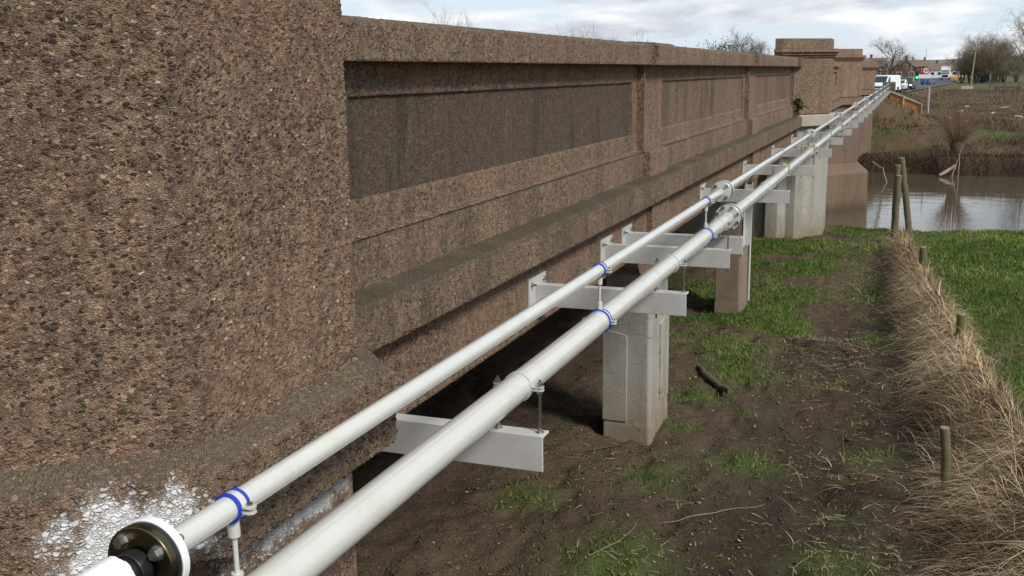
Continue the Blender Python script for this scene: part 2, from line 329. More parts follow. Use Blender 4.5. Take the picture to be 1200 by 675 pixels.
# ------------------------------------------------------------------ mesh helpers
def tag(o, label=None, cat=None, group=None, kind=None):
    if label: o['label'] = label
    if cat: o['category'] = cat
    if group: o['group'] = group
    if kind: o['kind'] = kind
    return o
def empty(name, loc=(0, 0, 0), label=None, cat=None, group=None, rz=0.0):
    o = bpy.data.objects.new(name, None); col.objects.link(o); o.location = loc; o.rotation_euler = (0, 0, rz); o.empty_display_size = 0.2
    return tag(o, label, cat, group)
class MB:
    def __init__(s): s.v = []; s.f = []
    def add(s, vs, fs):
        b = len(s.v); s.v += [tuple(p) for p in vs]; s.f += [tuple(i + b for i in f) for f in fs]; return s
    def box(s, x0, x1, y0, y1, z0, z1):
        return s.add([(x0, y0, z0), (x1, y0, z0), (x1, y1, z0), (x0, y1, z0), (x0, y0, z1), (x1, y0, z1), (x1, y1, z1), (x0, y1, z1)],
                     [(0, 3, 2, 1), (4, 5, 6, 7), (0, 1, 5, 4), (1, 2, 6, 5), (2, 3, 7, 6), (3, 0, 4, 7)])
    def prism(s, poly, z0, z1, axis='Z'):
        """poly counter-clockwise (u,v), extruded along axis."""
        n = len(poly)
        def P(u, v, w): return (u, v, w) if axis == 'Z' else ((u, w, v) if axis == 'Y' else (w, u, v))
        vs = [P(u, v, z0) for u, v in poly] + [P(u, v, z1) for u, v in poly]
        fs = [tuple(range(n - 1, -1, -1)), tuple(range(n, 2 * n))] + [(i, (i + 1) % n, n + (i + 1) % n, n + i) for i in range(n)]
        return s.add(vs, fs)
    def tube(s, pts, rs, n=8, caps=True):
        pts = [Vector(p) for p in pts]; 
        if isinstance(rs, (int, float)): rs = [rs] * len(pts)
        ring = []; up = None
        for i, p in enumerate(pts):
            d = (pts[min(i + 1, len(pts) - 1)] - pts[max(i - 1, 0)]).normalized()
            if up is None:
                up = Vector((0, 0, 1)) if abs(d.z) < 0.9 else Vector((1, 0, 0))
            a = d.cross(up); a = a.normalized() if a.length > 1e-6 else Vector((1, 0, 0)); b = a.cross(d).normalized(); up = b
            ring += [p + (a * math.cos(2 * math.pi * j / n) + b * math.sin(2 * math.pi * j / n)) * rs[i] for j in range(n)]
        fs = []
        for i in range(len(pts) - 1):
            for j in range(n):
                k = (j + 1) % n
                fs.append((i * n + j, i * n + k, (i + 1) * n + k, (i + 1) * n + j))
        if caps: fs += [tuple(range(n - 1, -1, -1)), tuple(range((len(pts) - 1) * n, len(pts) * n))]
        return s.add(ring, fs)
    def ringy(s, x, z, r0, r1, y0, y1, n=40):
        """annulus with its axis along Y."""
        vs = []
        for y, r in ((y0, r0), (y0, r1), (y1, r1), (y1, r0)):
            vs += [(x + r * math.cos(2 * math.pi * j / n), y, z + r * math.sin(2 * math.pi * j / n)) for j in range(n)]
        fs = []
        for q in range(4):
            for j in range(n):
                k = (j + 1) % n; a, b = q * n, ((q + 1) % 4) * n
                fs.append((a + j, a + k, b + k, b + j))
        return s.add(vs, fs)
    def disc(s, x, z, r, y0, y1, n=40):
        vs = [(x + r * math.cos(2 * math.pi * j / n), y, z + r * math.sin(2 * math.pi * j / n)) for y in (y0, y1) for j in range(n)]
        return s.add(vs, [tuple(range(n)), tuple(range(2 * n - 1, n - 1, -1))] + [(j, n + j, n + (j + 1) % n, (j + 1) % n) for j in range(n)])
    def build(s, name, mat, parent=None, smooth=None, bevel=0.0, world=True, rest=False):
        me = bpy.data.meshes.new(name); me.from_pydata(s.v, [], s.f); me.update()
        return link(name, me, mat, parent, smooth, bevel, world, rest)
def link(name, me, mat, parent=None, smooth=None, bevel=0.0, world=True, rest=False, recalc=False):
    import bmesh
    if not rest and len(me.polygons) < 60000:
        bm = bmesh.new(); bm.from_mesh(me); bmesh.ops.recalc_face_normals(bm, faces=bm.faces); bm.to_mesh(me); bm.free()
    me.materials.append(mat if not isinstance(mat, str) else MAT[mat])
    if smooth is not None:
        me.shade_smooth()
        if smooth < 180: me.set_sharp_from_angle(angle=R(smooth))
    if rest:
        a = me.attributes.new('rest', 'FLOAT_VECTOR', 'POINT'); buf = np.empty(len(me.vertices) * 3, np.float32)
        me.vertices.foreach_get('co', buf); a.data.foreach_set('vector', buf)
    o = bpy.data.objects.new(name, me); col.objects.link(o)
    if bevel:
        b = o.modifiers.new('bevel', 'BEVEL'); b.width = bevel; b.segments = 2; b.limit_method = 'ANGLE'; b.angle_limit = R(40)
    if parent is not None:
        o.parent = parent
        if world: o.matrix_parent_inverse = world_of(parent).inverted()
    return o
def world_of(o):
    m = o.matrix_parent_inverse @ o.matrix_basis if o.parent else o.matrix_basis.copy()
    return world_of(o.parent) @ m if o.parent else m
def np_mesh(name, V, F, attrs=None):
    """V (n,3), F (m,k) with one k."""
    me = bpy.data.meshes.new(name); V = np.asarray(V, np.float32); F = np.asarray(F, np.int32); k = F.shape[1]
    me.vertices.add(len(V)); me.vertices.foreach_set('co', V.ravel())
    me.loops.add(F.size); me.loops.foreach_set('vertex_index', F.ravel())
    me.polygons.add(len(F)); me.polygons.foreach_set('loop_start', np.arange(0, F.size, k, dtype=np.int32))
    me.update(calc_edges=True)
    for a, d in (attrs or {}).items():
        at = me.attributes.new(a, 'FLOAT', 'POINT'); at.data.foreach_set('value', np.asarray(d, np.float32))
    return me
def copy_tree(o, parent=None):
    c = o.copy(); col.objects.link(c); c.parent = parent
    for ch in list(o.children): copy_tree(ch, c)
    return c
def sub(poly, step):
    """subdivide an open polyline of 2-D points."""
    out = [poly[0]]
    for a, b in zip(poly[:-1], poly[1:]):
        n = max(1, int(round(math.hypot(b[0] - a[0], b[1] - a[1]) / step)))
        out += [(a[0] + (b[0] - a[0]) * i / n, a[1] + (b[1] - a[1]) * i / n) for i in range(1, n + 1)]
    return out
def extr(name, profile, ys, mat, parent, step=0.014, caps=True):
    """open (X,Z) profile, outside to its right when walked, extruded along ys; dense grid for real stone relief."""
    pr = np.array(sub(profile, step)); ys = np.asarray(ys, float); n, m = len(pr), len(ys)
    V = np.empty((m, n, 3)); V[:, :, 0] = pr[None, :, 0]; V[:, :, 2] = pr[None, :, 1]; V[:, :, 1] = ys[:, None]
    i = np.arange(m - 1)[:, None] * n + np.arange(n - 1)[None, :]
    F = np.stack([i, i + n, i + n + 1, i + 1], -1).reshape(-1, 4)
    me = np_mesh(name, V.reshape(-1, 3), F)
    return link(name, me, mat, parent, 180, rest=True)
def plan_wall(name, plan, zs, mat, parent):
    """open plan polyline (X,Y) walked with outside on the right, raised through zs (z, outward offset pairs)."""
    n, m = len(plan), len(zs)
    P = np.array(plan); T = np.gradient(P, axis=0); N = np.stack([T[:, 1], -T[:, 0]], 1); N /= np.linalg.norm(N, axis=1)[:, None] + 1e-9
    V = np.empty((m, n, 3))
    for r, (z, o) in enumerate(zs): V[r, :, :2] = P + N * o; V[r, :, 2] = z
    i = np.arange(m - 1)[:, None] * n + np.arange(n - 1)[None, :]
    F = np.stack([i, i + 1, i + n + 1, i + n], -1).reshape(-1, 4)
    return link(name, np_mesh(name, V.reshape(-1, 3), F), mat, parent, 180, rest=True)
def spaced(a, b, near, far=None, edge=None):
    """values from a to b with a step growing from near to far."""
    out = [a]; far = far or near
    while out[-1] < b:
        t = (out[-1] - a) / (b - a); out.append(out[-1] + near + (far - near) * t)
    out[-1] = b
    return out

# ------------------------------------------------------------------ terrain
def road_c(y): return np.interp(y, [-50, 60, 80, 150, 190, 230, 335, 385, 700], [-7.1, -7.1, -6.9, -4.3, -0.9, 2.6, 7.4, 10.5, 34])
def road_z(y): return np.interp(y, [-50, 56, 75, 140, 240, 700], [-0.98, -0.98, -1.30, -2.95, -3.35, -3.9])
FENCE_Y = [6.0, 9.5, 12.6, 17.4, 23.2, 25.0]; FENCE_X = [1.50, 1.06, 0.72, 0.30, -0.14, -0.26]
def fence_x(y): return np.interp(y, FENCE_Y, FENCE_X)
def bank_y(x): return 25.75 + 0.10 * (fbm(x * 0.8, x * 0 + 3, 31) - 0.5) * 6 + np.where(x > 0, 0.02 * x, 0.0)
def far_bank(x): return 51.4 + (fbm(x * 0.35, x * 0 + 9, 33) - 0.5) * 2.2 - 0.04 * x
def gz(x, y):
    x = np.asarray(x, float); y = np.asarray(y, float)
    z = -3.78 + 0.10 * (fbm(x * 0.5, y * 0.5, 1) - 0.5) * 2
    z = z + 0.055 * (fbm(x * 2.3, y * 2.3, 5) - 0.5) * 2 + 0.034 * (fbm(x * 4.5, y * 4.5, 8, 3) - 0.5) * 2 + 0.036 * (fbm(x * 8.5, y * 8.5, 9, 3) - 0.5) * 2
    z = z - 0.10 * np.exp(-((x + 0.75 + 0.15 * np.sin(y * 0.5)) / 0.55) ** 2) * sstep(22, 17, y)
    z = z + 0.10 * sstep(15, 24, y)
    z = z - 0.045 * sstep(0.60, 0.82, vnoise(x * 4.3 + 0.7 * vnoise(x, y, 3), y * 3.1, 15)) * sstep(-3.6, -2.6, x) * sstep(0.3, -0.1, x) * sstep(20, 16, y)
    # the step in the muddy path
    z = z + 0.11 * sstep(12.05, 12.45, y + 0.25 * (fbm(x * 1.5, y * 0, 77) - 0.5) * 2) * sstep(-1.6, -1.1, x) * sstep(0.4, 0.0, x) * sstep(16.5, 13.0, y)
    # embankment the photographer stands on
    z = z + 2.12 * sstep(5.4, 0.0, y)
    near = z
    d = y - bank_y(x)
    z = np.where(d > -0.5, near - 1.75 * sstep(-0.5, 1.3, d), z)
    # far side
    f = y - far_bank(x)
    fz = -5.6 + 1.55 * sstep(-0.6, 0.55, f) + 0.75 * sstep(0.5, 6.5, f) - 0.45 * sstep(15, 80, f)
    fz = fz + sstep(0.4, 5, f) * (0.38 * (fbm(x * 0.33, y * 0.33, 41) - 0.5) * 2 + 0.13 * (fbm(x * 1.6, y * 1.6, 47) - 0.5) * 2) * sstep(160, 60, y)
    fz = fz - 0.6 * sstep(90, 600, y)
    edge = np.maximum(0, np.abs(x - road_c(y)) - 4.7)
    emb = road_z(y) - 0.12 - 0.52 * edge + 0.22 * (fbm(x * 1.1, y * 1.1, 51) - 0.5) * 2 * sstep(0, 1, edge) - 0.20 * np.maximum(0, 67 - y) * sstep(0, 0.6, edge)
    fz = np.where(f > 1.2, np.maximum(fz, np.where(y > 54.5, emb, -9)), fz)
    return np.where(y > 38, fz, z)
def grass_cover(x, y):
    """how much of the near ground is covered by green grass, 0..1"""
    n = fbm(x * 0.9, y * 0.9, 61); n2 = fbm(x * 2.6, y * 2.6, 67)
    fx = fence_x(y)
    meadow = sstep(0.25, 0.6, x - fx) * (1 - 0.85 * np.exp(-(((x - 2.15) / 0.9) ** 2 + ((y - 15.2) / 1.2) ** 2)))
    strip = sstep(-0.95, -1.45, x + 0.25 * (n2 - 0.5)) * sstep(13.0, 15.5, y) * sstep(-4.2, -3.0, x) * sstep(0.36, 0.52, n)
    nearf = sstep(0.58, 0.66, n * 0.55 + n2 * 0.45) * sstep(-3.9, -3.0, x) * sstep(0.1, -0.5, x) * 0.32
    tufts = 0
    for tx, ty, tr in ((-3.05, 8.25, 0.30), (-1.95, 7.2, 0.45), (-2.0, 9.0, 0.38), (-2.05, 14.0, 0.55), (-1.75, 12.9, 0.55), (-2.25, 11.9, 0.3), (-1.3, 9.7, 0.4),
                       (-0.35, 7.9, 0.35), (-0.2, 10.3, 0.3), (-0.25, 18.5, 0.7), (-0.5, 22.5, 0.8), (-2.2, 10.6, 0.22), (-0.15, 15.0, 0.4)):
        tufts = np.maximum(tufts, np.exp(-((x - tx) ** 2 + (y - ty) ** 2) / tr ** 2) * (0.35 + n2))
    lip = sstep(23.6, 24.8, y) * sstep(0.30, 0.45, n2)
    g = np.clip(meadow + strip + nearf + 0.9 * tufts + 0.9 * lip, 0, 1) * sstep(26.6, 25.9, y)
    return g * sstep(5.5, 6.5, y)
xs = np.concatenate([np.linspace(-400, -40, 16)[:-1], np.linspace(-40, -5.5, 26)[:-1], np.arange(-5.5, 3.6, 0.045), np.linspace(3.65, 22, 46)[1:], np.linspace(22, 60, 24)[1:], np.linspace(60, 500, 16)[1:]])
ys = np.concatenate([np.linspace(-40, 5.6, 22)[:-1], np.arange(5.6, 27.6, 0.05), np.arange(27.6, 48, 1.2), np.arange(48, 66, 0.22), np.arange(66, 110, 0.7), np.linspace(110, 300, 60)[:-1], np.geomspace(300, 2500, 30)])
GX, GY = np.meshgrid(xs, ys); GZ = gz(GX, GY)
n = len(xs); i = np.arange(len(ys) - 1)[:, None] * n + np.arange(n - 1)[None, :]
F = np.stack([i, i + 1, i + n + 1, i + n], -1).reshape(-1, 4)
mudf = np.exp(-((GX + 0.7) / 0.95) ** 2) * sstep(21, 13, GY) * (0.4 + fbm(GX * 1.2, GY * 1.2, 71)) + 0.45 * sstep(9.5, 7, GY) * sstep(-3.2, -2, GX)
mudf = np.clip(np.maximum(mudf, sstep(-4.0, -4.3, GZ) * sstep(90, 60, GY)), 0, 1)
bankf = sstep(0.35, 1.0, GY - far_bank(GX)) * np.ones_like(GX)
me = np_mesh('ground', np.stack([GX, GY, GZ], -1).reshape(-1, 3), F,
             {'grass': (np.clip(grass_cover(GX, GY) * 1.1, 0, 1)).ravel(), 'mud': mudf.ravel(), 'bank': bankf.ravel()})
g_o = link('ground', me, 'ground', None, 180, rest=False); tag(g_o, 'muddy trodden bank, riverside turf and brown flood plain', 'ground', kind='structure')

wm = MB(); wm.add([(-300, 24.5, -4.87), (400, 24.5, -4.87), (400, 54.5, -4.87), (-300, 54.5, -4.87)], [(0, 1, 2, 3)])
tag(wm.build('river', 'water'), 'brown river reflecting the cloudy sky', 'river', kind='structure')

ry = np.concatenate([np.linspace(56, 160, 60), np.linspace(160, 700, 60)[1:]]); rb = MB(); vs = []
for y in ry: vs += [(road_c(y) - 4.4, y, road_z(y)), (road_c(y) + 4.4, y, road_z(y))]
rb.add(vs, [(2 * q, 2 * q + 1, 2 * q + 3, 2 * q + 2) for q in range(len(ry) - 1)])
road = rb.build('road', 'asphalt'); tag(road, 'grey asphalt road curving away beyond the bridge', 'road', kind='structure')

# ------------------------------------------------------------------ the bridge
XF = -1.693
bridge = empty('bridge', (-2.4, 13.5, -3.7), 'long brown pebble-faced concrete road bridge with panelled parapet and pillars', 'bridge')
X_W, X_PL, X_S, X_B, X_C = -2.444, -2.377, -2.20, -2.335, -2.30
def cap_plan(c, off, xb=-2.62):
    """half-octagon plan of a pillar, offset outwards by off; outside on the right when walked from +Y to -Y ... closed at the back."""
    t = off * math.tan(R(22.5)); x = XF + off; ya, yb = c - 0.41 - t, c + 0.41 + t; L = x - (xb - off * 0.0)
    return [(xb, ya - L), (x, ya), (x, yb), (xb, yb + L)]
def solid_plan(c, off, back=-2.80):
    p = cap_plan(c, off); return p + [(back, p[3][1]), (back, p[0][1])]
def capital(c, top, parent, mat='far_agg'):
    m = MB()
    z = top - 0.41
    m.prism(solid_plan(c, 0.03), z, z + 0.05); m.prism(solid_plan(c, 0.075), z + 0.05, z + 0.11)
    m.prism(solid_plan(c, 0.125), z + 0.11, z + 0.19)
    o = m.build('capital', mat, parent, bevel=0.012)
    for a, b in ((0, 1), (1, 2)):
        p = solid_plan(c, -0.005); yc = c
    b1 = MB(); p = solid_plan(c, -0.01); 
    b1.prism([p[0], p[1], (p[1][0], c - 0.012), (-2.80, c - 0.012), p[5]], z + 0.19, top); b1.build('cap_stone', mat, o, bevel=0.015)
    b2 = MB(); b2.prism([(p[1][0], c + 0.012), p[2], p[3], p[4], (-2.80, c + 0.012)], z + 0.19, top + 0.004); b2.build('cap_stone', mat, o, bevel=0.015)
    return o

# near pillar, dense enough for its stones to stand out in relief
C1 = 2.51
pl = cap_plan(C1, 0.0)
tn = [(pl[1][0] - d, pl[1][1] - d) for d in (0.92, 0.7, 0.55)] + [(pl[1][0] - d, pl[1][1] - d) for d in np.arange(0.46, 0.001, -0.0030)]
tf = [(XF, y) for y in np.arange(pl[1][1], pl[2][1] - 0.001, 0.0042)] + [(XF, pl[2][1])]
tb = [(pl[2][0] - d, pl[2][1] + d) for d in list(np.arange(0.006, 0.1, 0.01)) + [0.2, 0.5, 0.92]]
plan1 = tn + tf + tb
zs1 = [(-1.0, 0.0)] + [(z, 0.0) for z in np.arange(-0.985, 0.34, 0.0042)] + [(0.42, 0), (0.6, 0)]
pil1 = plan_wall('pillar', plan1, zs1, 'pillar', bridge); tag(pil1, 'big close pillar of coarse brown exposed pebble concrete')
capital(C1, 0.90, pil1)
zr = [(-0.925, -0.02), (-0.943, 0.0)]
prof = sub([(-0.943, 0.0), (-0.966, 0.095), (-0.985, 0.113), (-1.221, 0.113), (-1.225, 0.0)], 0.005)
led_plan = [(p[0], p[1]) for p in plan1]
t = []
def off_plan(off):
    q = cap_plan(C1, off); a = [(q[1][0] - d, q[1][1] - d) for d in (0.95, 0.7, 0.55)] + [(q[1][0] - d, q[1][1] - d) for d in np.arange(0.48, 0.001, -0.0034)]
    ny = 190; a += [(q[1][0], q[1][1] + (q[2][1] - q[1][1]) * j / ny) for j in range(ny + 1)]
    a += [(q[2][0] - d, q[2][1] + d) for d in list(np.arange(0.005, 0.6, 0.008)) + [0.8, 0.95]]
    return a
rows = [np.array(off_plan(o)) for _, o in prof]; nn = len(rows[0]); V = np.empty((len(prof), nn, 3))
for r, (z, o) in enumerate(prof): V[r, :, :2] = rows[r]; V[r, :, 2] = z
i = np.arange(len(prof) - 1)[:, None] * nn + np.arange(nn - 1)[None, :]
Fq = np.stack([i, i + nn, i + nn + 1, i + 1], -1).reshape(-1, 4)
tag(link('base_ledge', np_mesh('base_ledge', V.reshape(-1, 3), Fq), 'ledge', pil1, 180, rest=True), 'weathered ledge with a splash of white paint')
lo = MB(); lo.prism(solid_plan(C1, -0.03), -4.1, -1.224); lo.build('lower_pier', 'under', pil1, bevel=0.01)

# first land span: three panelled bays
def bay(y0, y1, fine, coarse, x_shift=0.0, mats=('wall', 'panel', 'coping', 'string', 'beam'), zc=0.0, string=True):
    Y = spaced(y0, y1, fine, coarse)
    # panel and the frame round it
    e = 0.20
    extr('panel', [(X_W - 0.018, -0.588), (X_W - 0.018, -0.087)], spaced(y0 + e, y1 - e, fine, coarse), mats[1], bridge, fine)
    top = [(X_W - 0.018, -0.088), (X_W, -0.091), (X_W, 0.085)]; bot = [(X_PL + 0.002, -0.752), (X_W, -0.737), (X_W, -0.585), (X_W - 0.018, -0.580)]
    o = extr('parapet_wall', bot, Y, mats[0], bridge, fine); extr('wall_rail', top, Y, mats[0], o, fine)
    extr('wall_stile', [(X_W, -0.60), (X_W, -0.085)], spaced(y0, y0 + e, fine), mats[0], o, fine)
    extr('wall_stile', [(X_W, -0.60), (X_W, -0.085)], spaced(y1 - e, y1, fine), mats[0], o, fine)
    for ye in (y0 + e, y1 - e):
        rj = MB(); rj.add([(X_W + 0.004, ye, -0.60), (X_W - 0.05, ye, -0.60), (X_W - 0.05, ye, -0.08), (X_W + 0.004, ye, -0.08)], [(0, 1, 2, 3)]); rj.build('panel_return', 'far_agg', o)
    extr('plinth', [(X_PL, -1.02), (X_PL, -0.772), (X_PL - 0.010, -0.758), (X_W - 0.01, -0.737)], Y, 'plinth', bridge, fine)
    extr('coping', [(X_W - 0.05, 0.068), (X_C, 0.070), (X_C, 0.236), (X_C - 0.02, 0.256), (-2.52, 0.275), (-2.76, 0.256), (-2.76, 0.07)], Y, mats[2], bridge, fine)
    extr('edge_beam', [(-2.75, -1.716), (X_B - 0.015, -1.716), (X_B, -1.700), (X_B, -1.19)], Y, mats[4], bridge, fine)
def pilaster(y0, y1, step, mats=('wall', 'coping', 'beam')):
    """the strip between two bays, standing proud of them"""
    d = 0.067; ys_ = spaced(y0, y1, step)
    m = 'wall'
    def strip(name, prof, xin, mat, par):
        o = extr(name, prof, ys_, mat, par, step)
        for yy in (y0, y1):
            r = MB()
            pts = [(x, yy, z) for x, z in prof] + [(xin, yy, prof[-1][1]), (xin, yy, prof[0][1])]
            r.add(pts, [tuple(range(len(pts)))])
            r.build(name + '_return', mat if mat not in ('wall', 'coping', 'beam') else 'far_agg', o)
        return o
    o = strip('pilaster', [(X_W + d, -0.737), (X_W + d, 0.09)], X_W - 0.1, mats[0], bridge)
    strip('pilaster_plinth', [(X_PL + d, -1.02), (X_PL + d, -0.757), (X_W + 0.03, -0.735)], X_W - 0.1, mats[0], o)
    strip('pilaster_coping', [(X_W - 0.05, 0.064), (X_C + d * 0.9, 0.066), (X_C + d * 0.9, 0.245), (X_C + 0.03, 0.268), (-2.52, 0.284), (-2.77, 0.265)], -2.77, mats[1], o)
    strip('pilaster_beam', [(-2.6, -1.73), (X_B + 0.055, -1.73), (X_B + 0.055, -1.19)], -2.6, mats[2], o)
bay(3.35, 9.70, 0.0125, 0.017); LM = ('wall', 'panel_light', 'coping', 'string', 'beam')
bay(10.45, 16.55, 0.022, 0.026, mats=LM); bay(17.30, 23.15, 0.032, 0.036, mats=LM)
for a, b, s in ((9.70, 10.45, 0.016), (16.55, 17.30, 0.026), (23.15, 23.62, 0.035)): pilaster(a, b, s)
extr('string_course', [(-2.50, -1.213), (X_S, -1.215), (X_S, -1.030), (X_S - 0.022, -1.003), (X_PL - 0.02, -0.985)], spaced(3.35, 23.60, 0.0115, 0.036), 'string', bridge, 0.0125)
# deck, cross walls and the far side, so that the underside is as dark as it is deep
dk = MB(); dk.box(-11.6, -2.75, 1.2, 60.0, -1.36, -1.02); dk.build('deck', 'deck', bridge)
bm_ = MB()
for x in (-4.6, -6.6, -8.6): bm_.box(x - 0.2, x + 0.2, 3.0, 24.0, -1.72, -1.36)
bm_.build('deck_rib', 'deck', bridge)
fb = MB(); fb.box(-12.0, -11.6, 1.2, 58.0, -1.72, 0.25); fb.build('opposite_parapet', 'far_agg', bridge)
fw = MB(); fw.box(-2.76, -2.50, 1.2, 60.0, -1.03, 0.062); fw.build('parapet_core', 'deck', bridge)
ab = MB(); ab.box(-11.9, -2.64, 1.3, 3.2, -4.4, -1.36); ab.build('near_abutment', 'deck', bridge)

# haunches over the columns, with their rounded noses
def haunch(yc):
    m = MB(); prof = []
    for a in range(0, 91, 15): prof.append((yc - 0.50 + 0.20 * (1 - math.cos(R(a))) - 0.20, -1.735 - 0.20 * math.sin(R(a))))
    poly = [(yc - 0.70, -1.70)] + prof + [(p[0] * -1 + 2 * yc, p[1]) for p in reversed(prof)] + [(yc + 0.70, -1.70)]
    m.prism([(y, z) for y, z in reversed(poly)], -2.80, X_B - 0.012, axis='X'); m.build('haunch', 'beam_plain', bridge)
MAT['beam_plain'] = aggregate('aggregate haunch', 66, soot=0.3, pink=0.8, bump=0.8)
haunch(10.12); haunch(16.95)
def column(yc, w, d, mat, patch, xo=-2.345):
    m = MB(); b = 0.018
    x0, x1, y0, y1 = xo - w, xo, yc - d / 2, yc + d / 2
    def loop(e): return [(x0 - e, y0 - e), (x1 - 0.03 + e, y0 - e), (x1 + e, y0 + 0.03 - e), (x1 + e, y1 + e), (x0 - e, y1 + e)]
    zl = [(-4.1, 0.012), (-3.64, 0.006), (-3.60, 0.002), (-1.93, -0.012)]
    vs = [(x, y, z) for z, e in zl for x, y in loop(e)]
    m.add(vs, [(r * 5 + j, r * 5 + (j + 1) % 5, r * 5 + 5 + (j + 1) % 5, r * 5 + 5 + j) for r in range(3) for j in range(5)] + [(15, 16, 17, 18, 19)])
    o = m.build('column', mat, bridge, bevel=0.012)
    if patch:
        p = MB(); p.prism([(x0 - 0.012, -3.60), (x0 + 0.25, -3.60), (x0 + 0.25, -2.70), (x0 + 0.235, -2.66), (x0 - 0.012, -2.61)], y0 - 0.018, y0 + 0.01, axis='Y'); p.build('repair_patch', 'pale', o, bevel=0.006)
        p = MB(); p.prism([(y0 + 0.40, -3.45), (y0 + 0.40, -2.62), (y0 + 0.74, -2.50), (y0 + 0.78, -2.50), (y0 + 0.78, -3.50)], x1 - 0.01, x1 + 0.018, axis='X'); p.build('repair_patch', 'pale', o, bevel=0.006)
    return o
c1 = column(10.42, 0.50, 0.82, 'pale', True); tag(c1, 'pale cracked concrete column with repair patches')
c2 = column(16.50, 0.40, 0.80, 'pier_brown', False); tag(c2, 'brown stained column with yellow algae')
for yc in (10.42, 16.5):
    for x in (-6.3, -9.9):
        column(yc, 0.5, 0.8, 'deck', False, xo=x)

# pillars further along
def far_pillar(c, top, zlow, lower_mat, ledge_mat='far_agg'):
    m = MB(); m.prism(solid_plan(c, 0.0), -0.96, top - 0.41); o = m.build('pillar', 'far_agg', bridge, bevel=0.02)
    capital(c, top, o)
    l = MB(); l.prism(solid_plan(c, 0.113), -1.222, -0.97); l.build('base_ledge', ledge_mat, o, bevel=0.02)
    q = MB(); q.prism(solid_plan(c, -0.02, -2.9), zlow, -1.222); q.build('lower_pier', lower_mat, o, bevel=0.02)
    return o
p2 = far_pillar(24.5, 0.67, -5.0, 'pale', 'rough_patch'); tag(p2, 'pillar on the near river bank with pale concrete below')
jw = MB(); jw.box(-11.6, -2.275, 23.35, 24.6, -5.0, -1.365); jw.build('bank_abutment', 'pale', bridge)
cr = MB(); rr = random.Random(4); pts = [(-2.575 + rr.uniform(-0.012, 0.012), 23.14, -1.3 - q * 0.16) for q in range(16)]
p3 = far_pillar(38.9, 0.69, -5.8, 'river_pier')
p4 = far_pillar(53.4, 0.36, -5.2, 'river_pier')
for c, zt in ((38.9, -3.35),):
    m = MB(); x = -1.30
    poly = [(-2.9, 36.75), (-2.25, 37.65), (x, 38.45), (x, 39.35), (-2.25, 40.15), (-2.9, 41.0)]
    inn = [(-2.9, 37.3), (-2.4, 37.8), (-1.72, 38.5), (-1.72, 39.3), (-2.4, 40.0), (-2.9, 40.5)]
    n_ = 6
    vs = [(a, b, -5.9) for a, b in poly] + [(a, b, -3.62) for a, b in poly] + [(a, b, -3.25) for a, b in inn]
    fs = [(r * n_ + j, r * n_ + (j + 1) % n_, (r + 1) * n_ + (j + 1) % n_, (r + 1) * n_ + j) for r in range(2) for j in range(n_)]
    m.add(vs, fs + [tuple(range(12, 18))]); m.build('cutwater', 'river_pier', p3, bevel=0.03)
    m = MB(); m.box(-11.6, -2.88, 37.6, 40.2, -5.9, -1.36); m.build('pier_wall', 'river_pier', p3)
m = MB(); m.box(-11.6, -2.88, 52.2, 55.0, -5.5, -1.36); m.build('pier_wall', 'river_pier', p4)
def far_parapet(y0, y1, top=0.25, nb=2):
    L = (y1 - y0) / nb
    for q in range(nb):
        a, b = y0 + q * L + 0.02, y0 + (q + 1) * L - 0.02
        m = MB(); m.box(-2.77, X_W, a, b, -0.74, top - 0.17)
        o = m.build('parapet_wall', 'far_agg', bridge, bevel=0.01)
        f = MB(); f.box(X_W, X_W + 0.05, a + 0.003, a + 0.55, -0.74, top - 0.18); f.box(X_W, X_W + 0.05, b - 0.55, b - 0.003, -0.74, top - 0.18)
        f.box(X_W, X_W + 0.05, a + 0.553, b - 0.553, -0.74, -0.52); f.box(X_W, X_W + 0.05, a + 0.553, b - 0.553, top - 0.34, top - 0.18); f.build('panel_frame', 'far_agg', o, bevel=0.01)
        m = MB(); m.box(-2.8, X_PL + 0.05, a, b, -1.0, -0.742); m.build('plinth', 'far_agg', bridge, bevel=0.015)
        m = MB(); m.box(-2.82, X_C, a, b, top - 0.178, top); m.build('coping', 'far_agg', bridge, bevel=0.02)
    m = MB(); m.box(-2.8, X_S, y0, y1, -1.216, -1.003); m.build('string_course', 'far_agg', bridge, bevel=0.02)
    m = MB(); m.box(-2.75, X_B, y0, y1, -1.75, -1.22); m.build('edge_beam', 'far_agg', bridge)
far_parapet(25.75, 37.75); far_parapet(40.1, 52.2); far_parapet(54.7, 60.0, 0.1, 1)
m = MB(); m.box(-3.1, -2.35, 60.0, 70.5, -2.6, -0.42); m.build('end_wall', 'far_agg', bridge, bevel=0.03)

